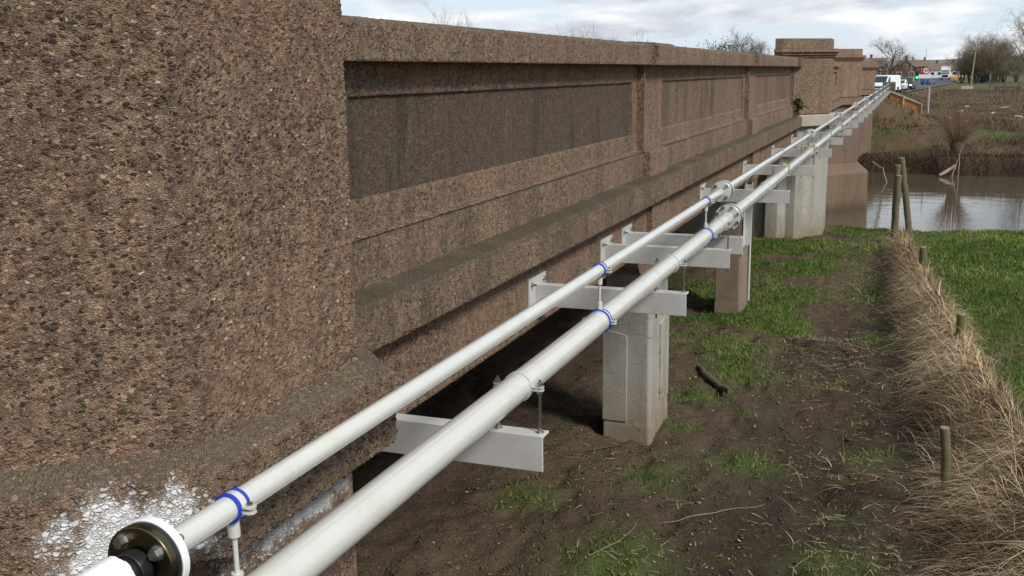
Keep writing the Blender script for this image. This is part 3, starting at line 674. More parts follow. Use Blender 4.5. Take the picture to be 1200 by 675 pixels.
# ------------------------------------------------------------------ pipes and their supports
PX, ZU, ZL, RU, RL = -1.40, -0.962, -1.225, 0.0302, 0.0570
def hexn(mb, c, r, h, axis='Z', rot=0.0, n=6):
    a = {'Z': (0, 0, 1), 'Y': (0, 1, 0), 'X': (1, 0, 0)}[axis]; c = Vector(c)
    mb.tube([c, c + Vector(a) * h], r, n); return mb
PIPE_END = 72.8
upper = empty('pipe', (PX, 1.5, ZU), 'thin off-white pipe, upper of the two, running along the bridge', 'pipe')
lower = empty('pipe', (PX, 0.6, ZL), 'thick off-white pipe, lower of the two, running along the bridge', 'pipe')
def pipe_run(parent, z, r, cuts):
    for a, b in cuts:
        m = MB(); m.ringy(PX, z, r - 0.006, r, a, b, 56); m.build('pipe_length', 'pipe', parent, 30)
def flange_set(parent, y, z, rp, R0, nb, t=0.17):
    m = MB(); m.ringy(PX, z, rp + 0.0005, R0, y, y + 0.018, 48); f = m.build('flange', 'pipe', parent, 30, bevel=0.002)
    m = MB(); m.ringy(PX, z, rp + 0.002, R0 * 0.965, y + 0.018, y + 0.030, 48); m.build('gasket', 'blackp', f, 30)
    m = MB(); m.ringy(PX, z, rp + 0.002, R0 * 1.01, y + 0.030, y + t - 0.050, 48); m.build('adaptor_ring', 'galv', f, 30, bevel=0.003)
    m = MB(); m.ringy(PX, z, rp + 0.002, R0 * 0.965, y + t - 0.050, y + t - 0.038, 48); m.build('gasket', 'blackp', f, 30)
    m = MB(); m.ringy(PX, z, rp + 0.0005, R0, y + t - 0.038, y + t - 0.018, 48); m.build('flange', 'pipe', parent, 30, bevel=0.002)
    rb_ = (R0 + rp) * 0.56
    for q in range(nb):
        a = 2 * math.pi * (q + 0.5) / nb; x, zz_ = PX + rb_ * math.cos(a), z + rb_ * math.sin(a)
        m = MB(); m.tube([(x, y - 0.003, zz_), (x, y, zz_)], 0.0155, 14); m.tube([(x, y - 0.016, zz_), (x, y - 0.003, zz_)], 0.0125, 6); m.build('bolt', 'steel', f)
        m = MB(); m.tube([(x, y + t - 0.018, zz_), (x, y + t + 0.014, zz_)], 0.0125, 6); m.build('bolt', 'steel', f)
joints = [8.36, 16.2, 22.85, 29.5, 36.1, 42.7, 49.3, 55.9, 62.5]
cu, cl, a, b = [], [], 1.545, 0.45
for j in joints: cu.append((a, j + 0.16)); cl.append((b, j + 0.50)); a = j + 0.16; b = j + 0.50
cu.append((a, PIPE_END)); cl.append((b, PIPE_END))
pipe_run(upper, ZU, RU, [(p, q - 0.0005) for p, q in cu]); pipe_run(lower, ZL, RL, [(p, q - 0.0005) for p, q in cl])
for j in joints[:5]:
    flange_set(upper, j, ZU, RU, 0.0830, 4); flange_set(lower, j + 0.36, ZL, RL, 0.110, 8)
for j in joints[5:]:
    m = MB(); m.ringy(PX, ZU, RU, 0.083, j, j + 0.15, 24); m.build('flange', 'galv', upper, 30)
    m = MB(); m.ringy(PX, ZL, RL, 0.110, j + 0.36, j + 0.5, 24); m.build('flange', 'galv', lower, 30)
# weld seams and the reducer-like sleeve
for y in (14.2, 19.0):
    m = MB(); m.ringy(PX, ZL, RL, RL + 0.0025, y, y + 0.008, 48); m.build('weld_seam', 'pipe', lower, 60)
m = MB(); m.ringy(PX, ZL, RL, RL + 0.007, 11.15, 11.75, 40); m.build('sleeve', 'pipe', lower, 30, bevel=0.003)
# near end of the thin pipe: white flange, brass-coloured backing ring, black stub, white compression nut
m = MB(); m.ringy(PX, ZU, RU, 0.0855, 1.542, 1.562, 64); endf = m.build('end_flange', 'whitep', upper, 30, bevel=0.002)
m = MB(); m.ringy(PX, ZU, 0.030, 0.0815, 1.532, 1.542, 64); m.build('gasket', 'blackp', endf, 30)
m = MB(); m.ringy(PX, ZU, 0.033, 0.0825, 1.512, 1.532, 64); bk = m.build('backing_ring', 'gold', endf, 30, bevel=0.0025)
for q in range(4):
    a = R(45 + 90 * q - 8); x, z = PX + 0.061 * math.cos(a), ZU + 0.061 * math.sin(a)
    m = MB(); m.tube([(x, 1.509, z), (x, 1.512, z)], 0.0165, 20); m.tube([(x, 1.495, z), (x, 1.509, z)], 0.0125, 6); m.build('bolt', 'steel', endf)
    m = MB(); m.tube([(x, 1.562, z), (x, 1.576, z)], 0.0125, 6); m.tube([(x, 1.576, z), (x, 1.584, z)], 0.008, 10); m.build('bolt', 'steel', endf)
m = MB(); m.disc(PX, ZU, 0.0325, 1.40, 1.53, 40); m.disc(PX, ZU, 0.040, 1.476, 1.506, 40); m.disc(PX, ZU, 0.038, 1.456, 1.464, 40); m.build('black_stub', 'blackp', upper, 30, bevel=0.002)
m = MB()
for a_, r_, b_ in ((1.345, 0.050, 1.45), (1.29, 0.044, 1.345)):
    nn_ = 48; vs = []
    for y in (a_, b_):
        for j in range(nn_):
            rr_ = r_ * (1.0 if (j % 6) < 3 else 0.955); vs.append((PX + rr_ * math.cos(2 * math.pi * j / nn_), y, ZU + rr_ * math.sin(2 * math.pi * j / nn_)))
    m.add(vs, [tuple(range(nn_)), tuple(range(2 * nn_ - 1, nn_ - 1, -1))] + [(j, nn_ + j, nn_ + (j + 1) % nn_, (j + 1) % nn_) for j in range(nn_)])
m.build('compression_nut', 'whitep', upper, 25, bevel=0.002)
m = MB(); m.disc(PX, ZU, 0.0315, 0.9, 1.35, 32); m.build('black_pipe', 'blackp', upper, 30)

def clamp_ring(parent, name, x, y, z, r, w, mat='pipe', ear=0.032):
    """split band round a pipe with ears left and right, a bolt through each"""
    m = MB(); m.ringy(x, z, r + 0.0006, r + 0.0042, y - w / 2, y + w / 2, 44)
    for s in (-1, 1):
        for dz in (0.0035, -0.0095):
            xa, xb = x + s * (r + 0.002), x + s * (r + ear)
            poly = [(min(xa, xb), y - w / 2), (max(xa, xb), y - w / 2), (max(xa, xb), y + w / 2), (min(xa, xb), y + w / 2)]
            if s > 0: poly = [(xa, y - w / 2), (xb - 0.008, y - w / 2), (xb, y - w / 4), (xb, y + w / 4), (xb - 0.008, y + w / 2), (xa, y + w / 2)]
            else: poly = [(xa, y + w / 2), (xb + 0.008, y + w / 2), (xb, y + w / 4), (xb, y - w / 4), (xb + 0.008, y - w / 2), (xa, y - w / 2)]
            m.prism(poly, z + dz, z + dz + 0.0055)
    o = m.build(name, mat, parent, 40, world=False)
    return o
def link_set(y, label):
    """two rubber-lined clamps joined by a short rod: the thin pipe stands on the thick one"""
    root = empty('pipe_clamp', (PX, y, ZL), label, 'pipe clamp', 'blue lined clamps joining the two pipes')
    dz = ZU - ZL
    for zc, r in ((dz, RU), (0.0, RL)):
        o = clamp_ring(root, 'clamp_band', 0, 0, zc, r, 0.026)
        for s in (-1, 1):
            b = MB(); b.ringy(0, zc, r + 0.0003, r + 0.0062, s * 0.016 - 0.0048, s * 0.016 + 0.0048, 44); b.build('rubber_lining', 'blue', o, 30, world=False)
        for s in (-1, 1):
            b = MB(); b.tube([(s * (r + 0.018), 0, zc - 0.022), (s * (r + 0.018), 0, zc + 0.012)], 0.0042, 10); b.tube([(s * (r + 0.018), 0, zc + 0.009), (s * (r + 0.018), 0, zc + 0.0145)], 0.008, 6)
            b.tube([(s * (r + 0.018), 0, zc - 0.020), (s * (r + 0.018), 0, zc - 0.012)], 0.008, 6); b.build('bolt', 'steel', o, world=False)
    b = MB(); b.tube([(0, 0, RL + 0.03), (0, 0, dz - RU - 0.03)], 0.0062, 14); b.build('tie_rod', 'pipe', root, 40, world=False)
    for z0, z1 in ((RL + 0.003, RL + 0.042), (dz - RU - 0.045, dz - RU - 0.003)):
        b = MB(); b.tube([(0, 0, z0), (0, 0, z1)], 0.0145, 14); b.build('socket', 'pipe', root, 40, bevel=0.0015, world=False)
    return root
link_set(1.82, 'blue lined pipe clamps and short rod beside the end flange')
link_set(4.84, 'blue lined pipe clamps and short rod before the second bracket')
link_set(7.72, 'blue lined pipe clamps and short rod just before the flanged joint')

def bracket(y, label, group, tall=0, arm=1.051, plate=True, post=False):
    """angle-iron cantilever bolted to the edge beam; rods carry a clamp round the thick pipe"""
    wx = X_B + (0.055 if post else 0.0)
    root = empty('pipe_bracket', (wx + 0.002, y, -1.41), label, 'bracket', group)
    L = -1.284 - wx - 0.002
    b = MB(); b.prism([(-0.045, 0.0), (-0.045, -0.150), (-0.037, -0.150), (-0.037, -0.010), (0.035, -0.010), (0.035, 0.0)], 0.012, L, axis='X'); b.build('arm', 'grey', root, bevel=0.0025, world=False)
    b = MB(); b.box(0.0, 0.012, -0.17, 0.17, -0.21, 0.055); pk = b.build('wall_plate', 'grey', root, bevel=0.002, world=False)
    for yy, z in ((-0.125, -0.17), (0.125, -0.17), (-0.125, 0.012), (0.125, 0.012)):
        q = MB(); q.tube([(0.012, yy, z), (0.016, yy, z)], 0.020, 16); q.tube([(0.016, yy, z), (0.027, yy, z)], 0.0135, 6); q.tube([(0.027, yy, z), (0.048, yy, z)], 0.007, 8); q.build('bolt', 'steel', pk, world=False)
    xc = PX - wx - 0.002; zc = ZL + 1.41
    o = clamp_ring(root, 'clamp_band', xc, 0, zc, RL, 0.030, 'pipe', 0.050)
    top = {0: zc + 0.034, 1: zc + 0.13, 2: zc + 0.13}[tall]
    for s in (-1, 1):
        x = xc + s * 0.090
        q = MB(); q.tube([(x, 0, -0.185), (x, 0, top)], 0.0062, 12); rd = q.build('threaded_rod', 'steel', root, 40, world=False)
        q = MB()
        for z0, z1, r_ in ((0.0, 0.003, 0.0165), (0.003, 0.014, 0.0125), (-0.022, -0.0115, 0.0125), (zc + 0.0095, zc + 0.012, 0.0155), (zc + 0.012, zc + 0.0225, 0.0125), (zc - 0.022, zc - 0.010, 0.0125)):
            q.tube([(x, 0, z0), (x, 0, z1)], r_, 6 if r_ < 0.014 else 16)
        q.build('nut', 'steel', rd, world=False)
    if tall:
        q = MB(); q.box(xc - 0.15, xc + 0.115, -0.028, 0.028, zc + 0.105, zc + 0.112); q.build('cross_plate', 'grey', root, bevel=0.001, world=False)
        q = MB(); q.tube([(xc, 0.0, zc + 0.112), (xc, 0, ZU + 1.41 - RU)], 0.006, 10); q.tube([(xc, 0, zc + 0.112), (xc, 0, zc + 0.122)], 0.0125, 6); q.build('saddle_rod', 'steel', root, 40, world=False)
        clamp_ring(root, 'clamp_band', xc, 0, ZU + 1.41, RU, 0.026, 'steel', 0.034)
        if tall == 2: q = MB(); q.box(xc + 0.03, xc + 0.065, -0.040, -0.030, zc + 0.112, zc + 0.140); q.build('tag', 'yellow', root, world=False)
    return root
LB = {3.68: 'grey steel angle bracket nearest the camera, beside the near pillar', 6.50: 'grey angle bracket in front of the pale concrete column',
      8.24: 'grey angle bracket just before the flanged pipe joint', 8.92: 'grey angle bracket just behind the flanged pipe joint',
      12.59: 'first grey bracket beyond the flanged joint, before the brown column', 16.02: 'second grey bracket beyond the flanged joint, before the bank pillar',
      19.50: 'third grey bracket beyond the flanged joint', 22.80: 'grey bracket at the foot of the second pillar'}
for y, lb in LB.items():
    bracket(y, lb, 'pipe brackets along the bridge', tall=0 if y < 9 else (2 if y in (12.59, 16.02) else 1), post=(16.5 < y < 17.3))
proto = bracket(26.07, 'first small grey bracket past the second pillar', 'far pipe brackets', tall=1)
yb_ = 26.07
while yb_ < 69:
    yb_ += 3.28; c = copy_tree(proto); c.location.y = yb_
    if yb_ < 30: c['label'] = 'second small grey bracket past the second pillar'
    elif yb_ < 33: c['label'] = 'third small grey bracket past the second pillar'
    elif yb_ < 36: c['label'] = 'fourth small grey bracket past the second pillar'
    else: c['label'] = 'tiny grey bracket in the far row beyond the river pier'

# conduit and junction plate on the brown column
m = MB(); m.tube([(-2.318, 16.84, -3.72), (-2.318, 16.84, -1.2)], 0.018, 12); tag(m.build('conduit', 'pipe', None, 40), 'thin white upright conduit on the brown column', 'conduit')
cp = empty('mounting_plate', (-2.30, 16.2, -2.6), 'grey upright steel channel fixed to the brown column', 'steel plate')
m = MB(); m.box(-2.338, -2.326, 16.12, 16.36, -2.72, -1.75); m.build('web', 'grey', cp, bevel=0.003)
m = MB(); m.box(-2.326, -2.24, 16.352, 16.364, -2.72, -1.75); m.build('flange', 'grey', cp, bevel=0.002)
m = MB(); m.box(-2.327, -2.310, 25.95, 26.35, -0.96, -0.60); tag(m.build('notice_plate', 'whitep', None, bevel=0.01), 'small white plate on the parapet past the second pillar', 'plate')

# ------------------------------------------------------------------ strands: grass, straw, scrub
rng = np.random.default_rng(7)
def strands(name, base, length, width, lean, droop, seg, rnd, mat, parent=None, up=None):
    """curved ribbons. base (n,3); lean (n,2) horizontal push per unit length; droop pulls the tip down."""
    n = len(base); t = np.linspace(0, 1, seg + 1)[None, :, None]
    L = length[:, None, None]
    d = np.zeros((n, 1, 3)); d[:, 0, 0] = lean[:, 0]; d[:, 0, 1] = lean[:, 1]
    upv = np.zeros((n, 1, 3)); upv[:, 0, 2] = np.sqrt(np.clip(1 - (lean ** 2).sum(1), 0.02, 1)) if up is None else up
    c = base[:, None, :] + L * (d * (t * 0.55 + t ** 2 * 0.45) + upv * t); c[:, :, 2] -= (droop[:, None] * length[:, None]) * t[:, :, 0] ** 2.2
    yaw = rng.uniform(0, math.pi, n); side = np.zeros((n, 1, 3)); side[:, 0, 0] = np.cos(yaw); side[:, 0, 1] = np.sin(yaw)
    w = width[:, None, None] * (1 - t ** 1.6 * 0.92)
    V = np.stack([c - side * w, c + side * w], 2).reshape(n, (seg + 1) * 2, 3)
    b = np.arange(n)[:, None, None] * (seg + 1) * 2; s_ = np.arange(seg)[None, :, None] * 2
    F = (b + s_ + np.array([0, 1, 3, 2])[None, None, :]).reshape(-1, 4)
    me = np_mesh(name, V.reshape(-1, 3), F, {'rnd': np.repeat(np.clip(rnd, 0, 1), (seg + 1) * 2)})
    return link(name, me, mat, parent, rest=False) if len(F) < 50000 else link(name, me, mat, parent)

# green grass where the ground carries turf
N = 420000
px = rng.uniform(-4.3, 9.0, N); py = 6.2 + (26.2 - 6.2) * rng.uniform(0, 1, N) ** 0.85
keep = rng.uniform(0, 1, N) < grass_cover(px, py) ** 1.3 * np.where(px > 4.5, 0.35, 1.0)
px, py = px[keep][:150000], py[keep][:150000]; n = len(px)
bz = gz(px, py)
clump = fbm(px * 3.1, py * 3.1, 81); L = (0.035 + 0.15 * clump ** 1.8 + rng.uniform(0, 0.07, n) ** 1.2) * np.where(px > fence_x(py), 1.0, 0.85)
lean = rng.normal(0, 0.42, (n, 2)); lean = np.clip(lean, -0.85, 0.85)
o = strands('grass', np.stack([px, py, bz - 0.01], 1), L, 0.0032 + 0.00016 * py, lean, rng.uniform(0.05, 0.45, n), 2, np.clip(rng.normal(0.36, 0.22, n) + 0.3 * (clump - 0.5) + 1.1 * (fbm(px * 0.7, py * 0.7, 83) - 0.5), 0, 1), 'grass')
tag(o, 'short green grass on the river bank and meadow', 'grass', kind='stuff')

# loose straw and dead stems lying on the path
N = 42000
px = rng.uniform(-3.8, 0.9, N); py = 6.3 + 19 * rng.uniform(0, 1, N) ** 0.9
dens = fbm(px * 1.1, py * 1.1, 91) * (0.25 + 0.75 * np.exp(-((px - 0.1) / 0.9) ** 2)) + 0.35 * np.exp(-((px + 1.7) ** 2 + (py - 7.0) ** 2) / 0.25) + 0.35 * np.exp(-((px + 0.9) / 0.5) ** 2 - ((py - 13.6) / 1.4) ** 2)
keep = rng.uniform(0.12, 0.75, N) < dens
px, py = px[keep], py[keep]; n = len(px); ang = rng.uniform(0, 2 * math.pi, n)
lean = np.stack([np.cos(ang), np.sin(ang)], 1) * 0.93
o = strands('straw', np.stack([px, py, gz(px, py) + 0.018], 1), rng.uniform(0.03, 0.20, n), rng.uniform(0.0018, 0.0038, n), lean, rng.uniform(0.0, 0.12, n), 3, rng.uniform(0.2, 1.0, n), 'straw', up=0.12)
tag(o, 'loose straw and broken dead stems on the mud', 'straw', kind='stuff')

# the bank of dead grass hanging over the fence
def mound_h(x, y):
    c = fence_x(y) + 0.03; lx = np.interp(y, [6, 8.1, 11, 14.7, 22.8, 24], [0.40, 0.27, 0.16, 0.0, -0.27, -0.36])
    wl = np.maximum(0.15, c - lx); wr = 0.34
    u = np.where(x < c, (c - x) / wl, (x - c) / wr); prof_ = np.where(x < c, np.clip(1 - u, 0, 1) ** 1.25, np.clip(1 - u, 0, 1) ** 0.7)
    H = np.interp(y, [6, 9, 13, 17, 19, 21.5, 24.5], [0.80, 0.80, 0.76, 0.70, 0.62, 0.42, 0.10]) * (0.78 + 0.44 * fbm(x * 1.3 + 5, y * 0.9, 93))
    return H * prof_
mx = np.linspace(-0.6, 2.1, 90); my = np.linspace(5.8, 24.5, 330); MX, MY = np.meshgrid(mx, my)
mh = mound_h(MX, MY); MZ = gz(MX, MY) + mh * 0.86 + 0.06 * (fbm(MX * 7, MY * 7, 95) - 0.5) * np.clip(mh * 4, 0, 1) - 0.05
nn = len(mx); i = np.arange(len(my) - 1)[:, None] * nn + np.arange(nn - 1)[None, :]
Fm = np.stack([i, i + 1, i + nn + 1, i + nn], -1).reshape(-1, 4); keepf = (mh.ravel()[Fm] > 0.02).any(1)
root_d = empty('dead_grass_bank', (0.4, 12, -3.7)); tag(root_d, 'long bank of dead brown grass and bramble over the fence', 'dead grass', kind='stuff')
k = NT('matted thatch'); P = k.pos(); cc = k.mix(k.noise(P, 9, 7, 0.7, 0.4), (0.045, 0.031, 0.021), (0.155, 0.108, 0.070))
MAT['thatch'] = k.done(cc, 0.95, k.bump(k.noise(k.map(P, (1, 1, 0.5)), 30, 6, 0.7), 1.0, 0.05), spec=0.15)
oo = link('thatch', np_mesh('thatch', np.stack([MX, MY, MZ], -1).reshape(-1, 3), Fm[keepf]), 'thatch', root_d, 180); tag(oo, kind='stuff')
N = 150000
px = rng.uniform(-0.75, 2.0, N); py = 6.0 + 18.3 * rng.uniform(0, 1, N) ** 0.95
h = mound_h(px, py); keep = rng.uniform(0, 1, N) < np.clip(h * 2.2 + 0.02 * (fbm(px * 2, py * 2, 4) > .5), 0, 1); px, py, h = px[keep][:56000], py[keep][:56000], h[keep][:56000]; n = len(px)
sl = np.where(px < fence_x(py), -1.0, 0.8)
flow = fbm(px * 1.4, py * 1.4, 97) * 7.0
lean = np.stack([sl * 0.30 + 0.65 * np.cos(flow) + rng.normal(0, 0.42, n), -0.10 + 0.65 * np.sin(flow) + rng.normal(0, 0.42, n)], 1)
ln_ = np.linalg.norm(lean, axis=1)[:, None]; lean = lean / np.maximum(1, ln_ / 0.96)
tone = np.clip(0.55 + 1.5 * (fbm(px * 2.2, py * 1.5, 99) - 0.5) + rng.normal(0, 0.26, n) + 0.25 * np.clip(h - 0.35, -0.3, 0.4), 0, 1)
o = strands('dead_stems', np.stack([px, py, gz(px, py) + h * rng.uniform(0.5, 1.0, n) - 0.04], 1), rng.uniform(0.14, 0.52, n), rng.uniform(0.0016, 0.0036, n) + 0.00010 * py, lean, rng.uniform(0.15, 0.75, n), 4, tone, 'straw', root_d); tag(o, kind='stuff')
# longer standing stems that break the outline
px = rng.uniform(-0.3, 1.7, 9000); py = rng.uniform(6.2, 23.5, 9000); h = mound_h(px, py); kp = h > 0.25; px, py, h = px[kp][:1600], py[kp][:1600], h[kp][:1600]; n = len(px)
o = strands('bramble_stems', np.stack([px, py, gz(px, py) + h * 0.7], 1), rng.uniform(0.3, 0.75, n), np.full(n, 0.0028), np.clip(rng.normal(0, 0.5, (n, 2)), -0.9, 0.9), rng.uniform(0.1, 0.6, n), 6, rng.uniform(0.2, 1, n), 'straw', root_d); tag(o, kind='stuff')

# ------------------------------------------------------------------ fence posts and wire
def post(x, y, ztop, r, label, lean=(0, 0), cut=True, zb=-4.05):
    root = empty('fence_post', (x, y, float(gz(x, y))), label, 'fence post', 'wooden posts of the river fence')
    rr = random.Random(int(x * 1000 + y * 77)); pts = []; rs = []
    for q in range(9):
        t = q / 8; z = zb + (ztop - zb) * t
        pts.append((x + lean[0] * (z + 3.75) + rr.uniform(-.006, .006), y + lean[1] * (z + 3.75) + rr.uniform(-.006, .006), z)); rs.append(r * (1.08 - 0.12 * t) * rr.uniform(0.95, 1.05))
    m = MB(); m.tube(pts, rs, 14); m.build('timber', 'post', root, 50)
    e = Vector(pts[-1]); m = MB(); m.tube([e + Vector((0, 0, -0.002)), e + Vector((0, 0, 0.012))], [rs[-1] * 1.0, rs[-1] * 0.86], 14); m.build('cut_end', 'posttop', root)
    return root
post(0.505, 9.0, -3.00, 0.043, 'short round post standing in dead grass nearest the camera', (-0.09, 0.03))
post(0.71, 12.9, -2.86, 0.052, 'post top just showing above the dead grass beside the meadow')
post(0.335, 17.9, -2.88, 0.058, 'squat thick post wrapped in dead grass below the two tall posts')
post(-0.165, 23.35, -2.24, 0.068, 'upright round green post with pale cut top by the water', (0.010, 0))
post(-0.19, 24.6, -2.13, 0.066, 'round post half hidden behind the upright one by the water')
post(0.155, 24.75, -1.98, 0.070, 'tall thin post leaning left by the water', (-0.155, 0.02))
def wire(pts, label):
    m = MB(); m.tube(pts, 0.0022, 5); return tag(m.build('fence_wire', 'wire', None, 60), label, 'wire', 'fence wires')
wire([(1.42, 7.2, -3.02), (1.08, 9.5, -2.98), (0.72, 12.9, -2.93), (0.52, 15.3, -3.02), (0.335, 17.86, -2.98), (0.1, 20.5, -3.0), (-0.10, 23.35, -2.75), (0.02, 24.72, -2.7)], 'upper slack fence wire along the dead grass bank')
wire([(1.36, 7.2, -3.3), (1.02, 9.5, -3.27), (0.71, 12.86, -3.2), (0.335, 17.84, -3.25), (-0.10, 23.3, -3.1), (0.08, 24.7, -3.1)], 'lower slack fence wire along the dead grass bank')

# log and sticks on the near ground
def stick(name, pts, rs, mat, label, cat, group=None, n=7):
    rs_, pp = random.Random(len(label)), []; rr2 = []; pts = [Vector(p) for p in pts]; L_ = (pts[-1] - pts[0]).length
    for i_ in range(len(pts) - 1):
        for q in range(3):
            t = q / 3; j = L_ * 0.018 if (i_ or q) else 0
            pp.append(pts[i_].lerp(pts[i_ + 1], t) + Vector((rs_.uniform(-j, j), rs_.uniform(-j, j), rs_.uniform(-j, j) * 0.3))); rr2.append((rs[i_] * (1 - t) + rs[i_ + 1] * t) * rs_.uniform(0.88, 1.12))
    pp.append(pts[-1]); rr2.append(rs[-1])
    m = MB(); m.tube(pp, rr2, n); return tag(m.build(name, mat, None, 50), label, cat, group)
def gp(x, y, d=0.02): return (x, y, float(gz(x, y)) + d)
stick('log', [gp(-2.38, 12.85, 0.015), gp(-2.2, 12.5, 0.02), gp(-1.98, 12.15, 0.015), gp(-1.80, 11.8, 0.02)], [0.035, 0.046, 0.045, 0.032], 'darkwood', 'dark half buried log beside the muddy path', 'log', n=10)
stick('twig', [gp(-1.75, 8.0), gp(-1.45, 8.15, 0.04), gp(-1.20, 8.5, 0.03), gp(-1.0, 8.75)], [0.003, 0.004, 0.0035, 0.002], 'driftwood', 'pale bent twig on the mud at the bottom of the picture', 'twig')
stick('twig', [gp(-2.15, 7.15), gp(-1.98, 7.45, 0.03), gp(-1.93, 7.8, 0.02)], [0.003, 0.003, 0.002], 'driftwood', 'thin dry twig on the mud left of the grass tuft', 'twig')
stick('twig', [gp(-0.72, 7.25), gp(-0.62, 7.5, 0.03), gp(-0.66, 7.85, 0.02), gp(-0.5, 8.1)], [0.003, 0.0035, 0.003, 0.002], 'driftwood', 'crooked pale twig low on the path near the dead grass', 'twig')
stick('twig', [gp(-2.9, 9.6), gp(-2.6, 9.75, 0.03), gp(-2.35, 9.7, 0.02)], [0.007, 0.006, 0.003], 'darkwood', 'dark twig on bare soil under the pipes', 'twig')
# dead leaves and bark litter on the bare ground
N = 5200; lx = rng.uniform(-3.8, 0.5, N); ly = 6.4 + 15 * rng.uniform(0, 1, N) ** 1.2; kp = rng.uniform(0.2, 0.8, N) < fbm(lx * 0.9, ly * 0.9, 121) + 0.12; lx, ly = lx[kp], ly[kp]; N = len(lx)
ca = rng.uniform(0, 2 * math.pi, N); sz = rng.uniform(0.006, 0.022, N); c0 = np.stack([lx, ly, gz(lx, ly) + 0.012], 1); ux = np.stack([np.cos(ca), np.sin(ca), rng.normal(0, 0.25, N)], 1) * sz[:, None]; uy = np.stack([-np.sin(ca), np.cos(ca), rng.normal(0, 0.25, N)], 1) * (sz * rng.uniform(0.3, 0.7, N))[:, None]
o = link('leaf_litter', np_mesh('leaf_litter', np.stack([c0 - ux, c0 - uy, c0 + ux, c0 + uy], 1).reshape(-1, 3), np.arange(N * 4).reshape(-1, 4), {'rnd': np.repeat(rng.uniform(0, 0.8, N) ** 1.3, 4)}), 'straw')
tag(o, 'scattered dead leaves and chips on the trodden soil', 'leaf litter', kind='stuff')
# pebbles and clods: real lumps on the soil
cl = MB(); rr = random.Random(11)
for q in range(2200):
    x, y = rr.uniform(-3.9, 0.3), 6.4 + 14 * rr.random() ** 1.3; r = rr.choice((0.008, 0.011, 0.016, 0.024)) * rr.uniform(0.7, 1.2); z = float(gz(x, y)) + r * 0.2
    vs = [(x + r * dx * rr.uniform(.6, 1.2), y + r * dy * rr.uniform(.6, 1.2), z + r * dz_ * rr.uniform(.5, .9)) for dx, dy, dz_ in ((1, 0, 0), (0, 1, 0), (-1, 0, 0), (0, -1, 0), (0, 0, 1), (0, 0, -1))]
    cl.add(vs, [(0, 1, 4), (1, 2, 4), (2, 3, 4), (3, 0, 4), (1, 0, 5), (2, 1, 5), (3, 2, 5), (0, 3, 5)])
MAT['clod'] = plain('clods', (0.062, 0.046, 0.033), 0.95, var=0.5, vscale=6)
tag(cl.build('clods', 'clod', None, 180), 'small clods and stones on the bare soil', 'soil', kind='stuff')

# fern-like ivy tuft in the joint by the second pillar
def leaves(name, centre, spread, count, size, mat, parent=None, seed=3):
    g = np.random.default_rng(seed); c = np.array(centre) + g.normal(0, 1, (count, 3)) * np.array(spread)
    a = g.normal(0, 1, (count, 3)); a /= np.linalg.norm(a, axis=1)[:, None]; b = np.cross(a, g.normal(0, 1, (count, 3))); b /= np.linalg.norm(b, axis=1)[:, None]
    s = size * g.uniform(0.6, 1.3, (count, 1))
    V = np.stack([c - a * s, c + b * s * 0.5, c + a * s, c - b * s * 0.5], 1).reshape(-1, 3); F = np.arange(count * 4).reshape(-1, 4)
    return link(name, np_mesh(name, V, F, {'rnd': np.repeat(g.uniform(0, 1, count), 4)}), mat, parent)
iv = empty('ivy_tuft', (-2.30, 23.2, -0.9), 'small green ivy tuft growing in the joint by the second pillar', 'plant')
o = leaves('foliage', (-2.30, 23.22, -0.78), (0.07, 0.05, 0.09), 200, 0.045, 'leaf', iv); o.matrix_parent_inverse = world_of(iv).inverted(); tag(o, kind='stuff')

# ------------------------------------------------------------------ far bank scrub
N = 170000
px = rng.uniform(-5, 46, N) ; py = 52 + 150 * rng.uniform(0, 1, N) ** 2.0; px = px * (0.35 + 0.65 * np.minimum(1.2, (py - 40) / 100))
keep = (np.abs(px - road_c(py)) > 5.0) & (py > far_bank(px) + 0.2) & (rng.uniform(0, 1, N) < 0.15 + 1.0 * fbm(px * 0.45, py * 0.45, 111) ** 2 * 1.8)
px, py = px[keep][:105000], py[keep][:105000]; n = len(px); f = fbm(px * 0.28, py * 0.28, 113)
tone = np.clip(np.where(f > 0.58, rng.uniform(0.84, 1.0, n), rng.uniform(0, 0.82, n)), 0, 1)
L = (0.10 + 1.1 * fbm(px * 0.6, py * 0.6, 117) ** 3 + rng.uniform(0, .16, n)) * np.where(tone > 0.84, 0.6, 1)
o = strands('scrub', np.stack([px, py, gz(px, py) - 0.03], 1), L, 0.004 + 0.00016 * py, np.clip(rng.normal(0, 0.62, (n, 2)), -0.95, 0.95), rng.uniform(0, 0.5, n), 2, tone, 'scrub')
tag(o, 'rough brown scrub and dead weeds covering the far bank', 'scrub', kind='stuff')

# dead stems hanging over the lip of the far bank
N = 9000; px = rng.uniform(-2.2, 22, N); py = far_bank(px) + rng.uniform(0.05, 0.9, N); tone = np.clip(rng.uniform(0.15, 0.85, N) + 0.25 * (fbm(px * .5, py * 0, 5) > 0.55), 0, 1)
o = strands('bank_fringe', np.stack([px, py, gz(px, py)], 1), rng.uniform(0.12, 0.55, N), np.full(N, 0.009), np.stack([rng.normal(0, 0.4, N), rng.normal(-0.5, 0.25, N)], 1).clip(-0.9, 0.9), rng.uniform(0.5, 1.5, N), 4, tone, 'scrub')
tag(o, 'dead grass and roots hanging over the edge of the far bank', 'dead grass', kind='stuff')

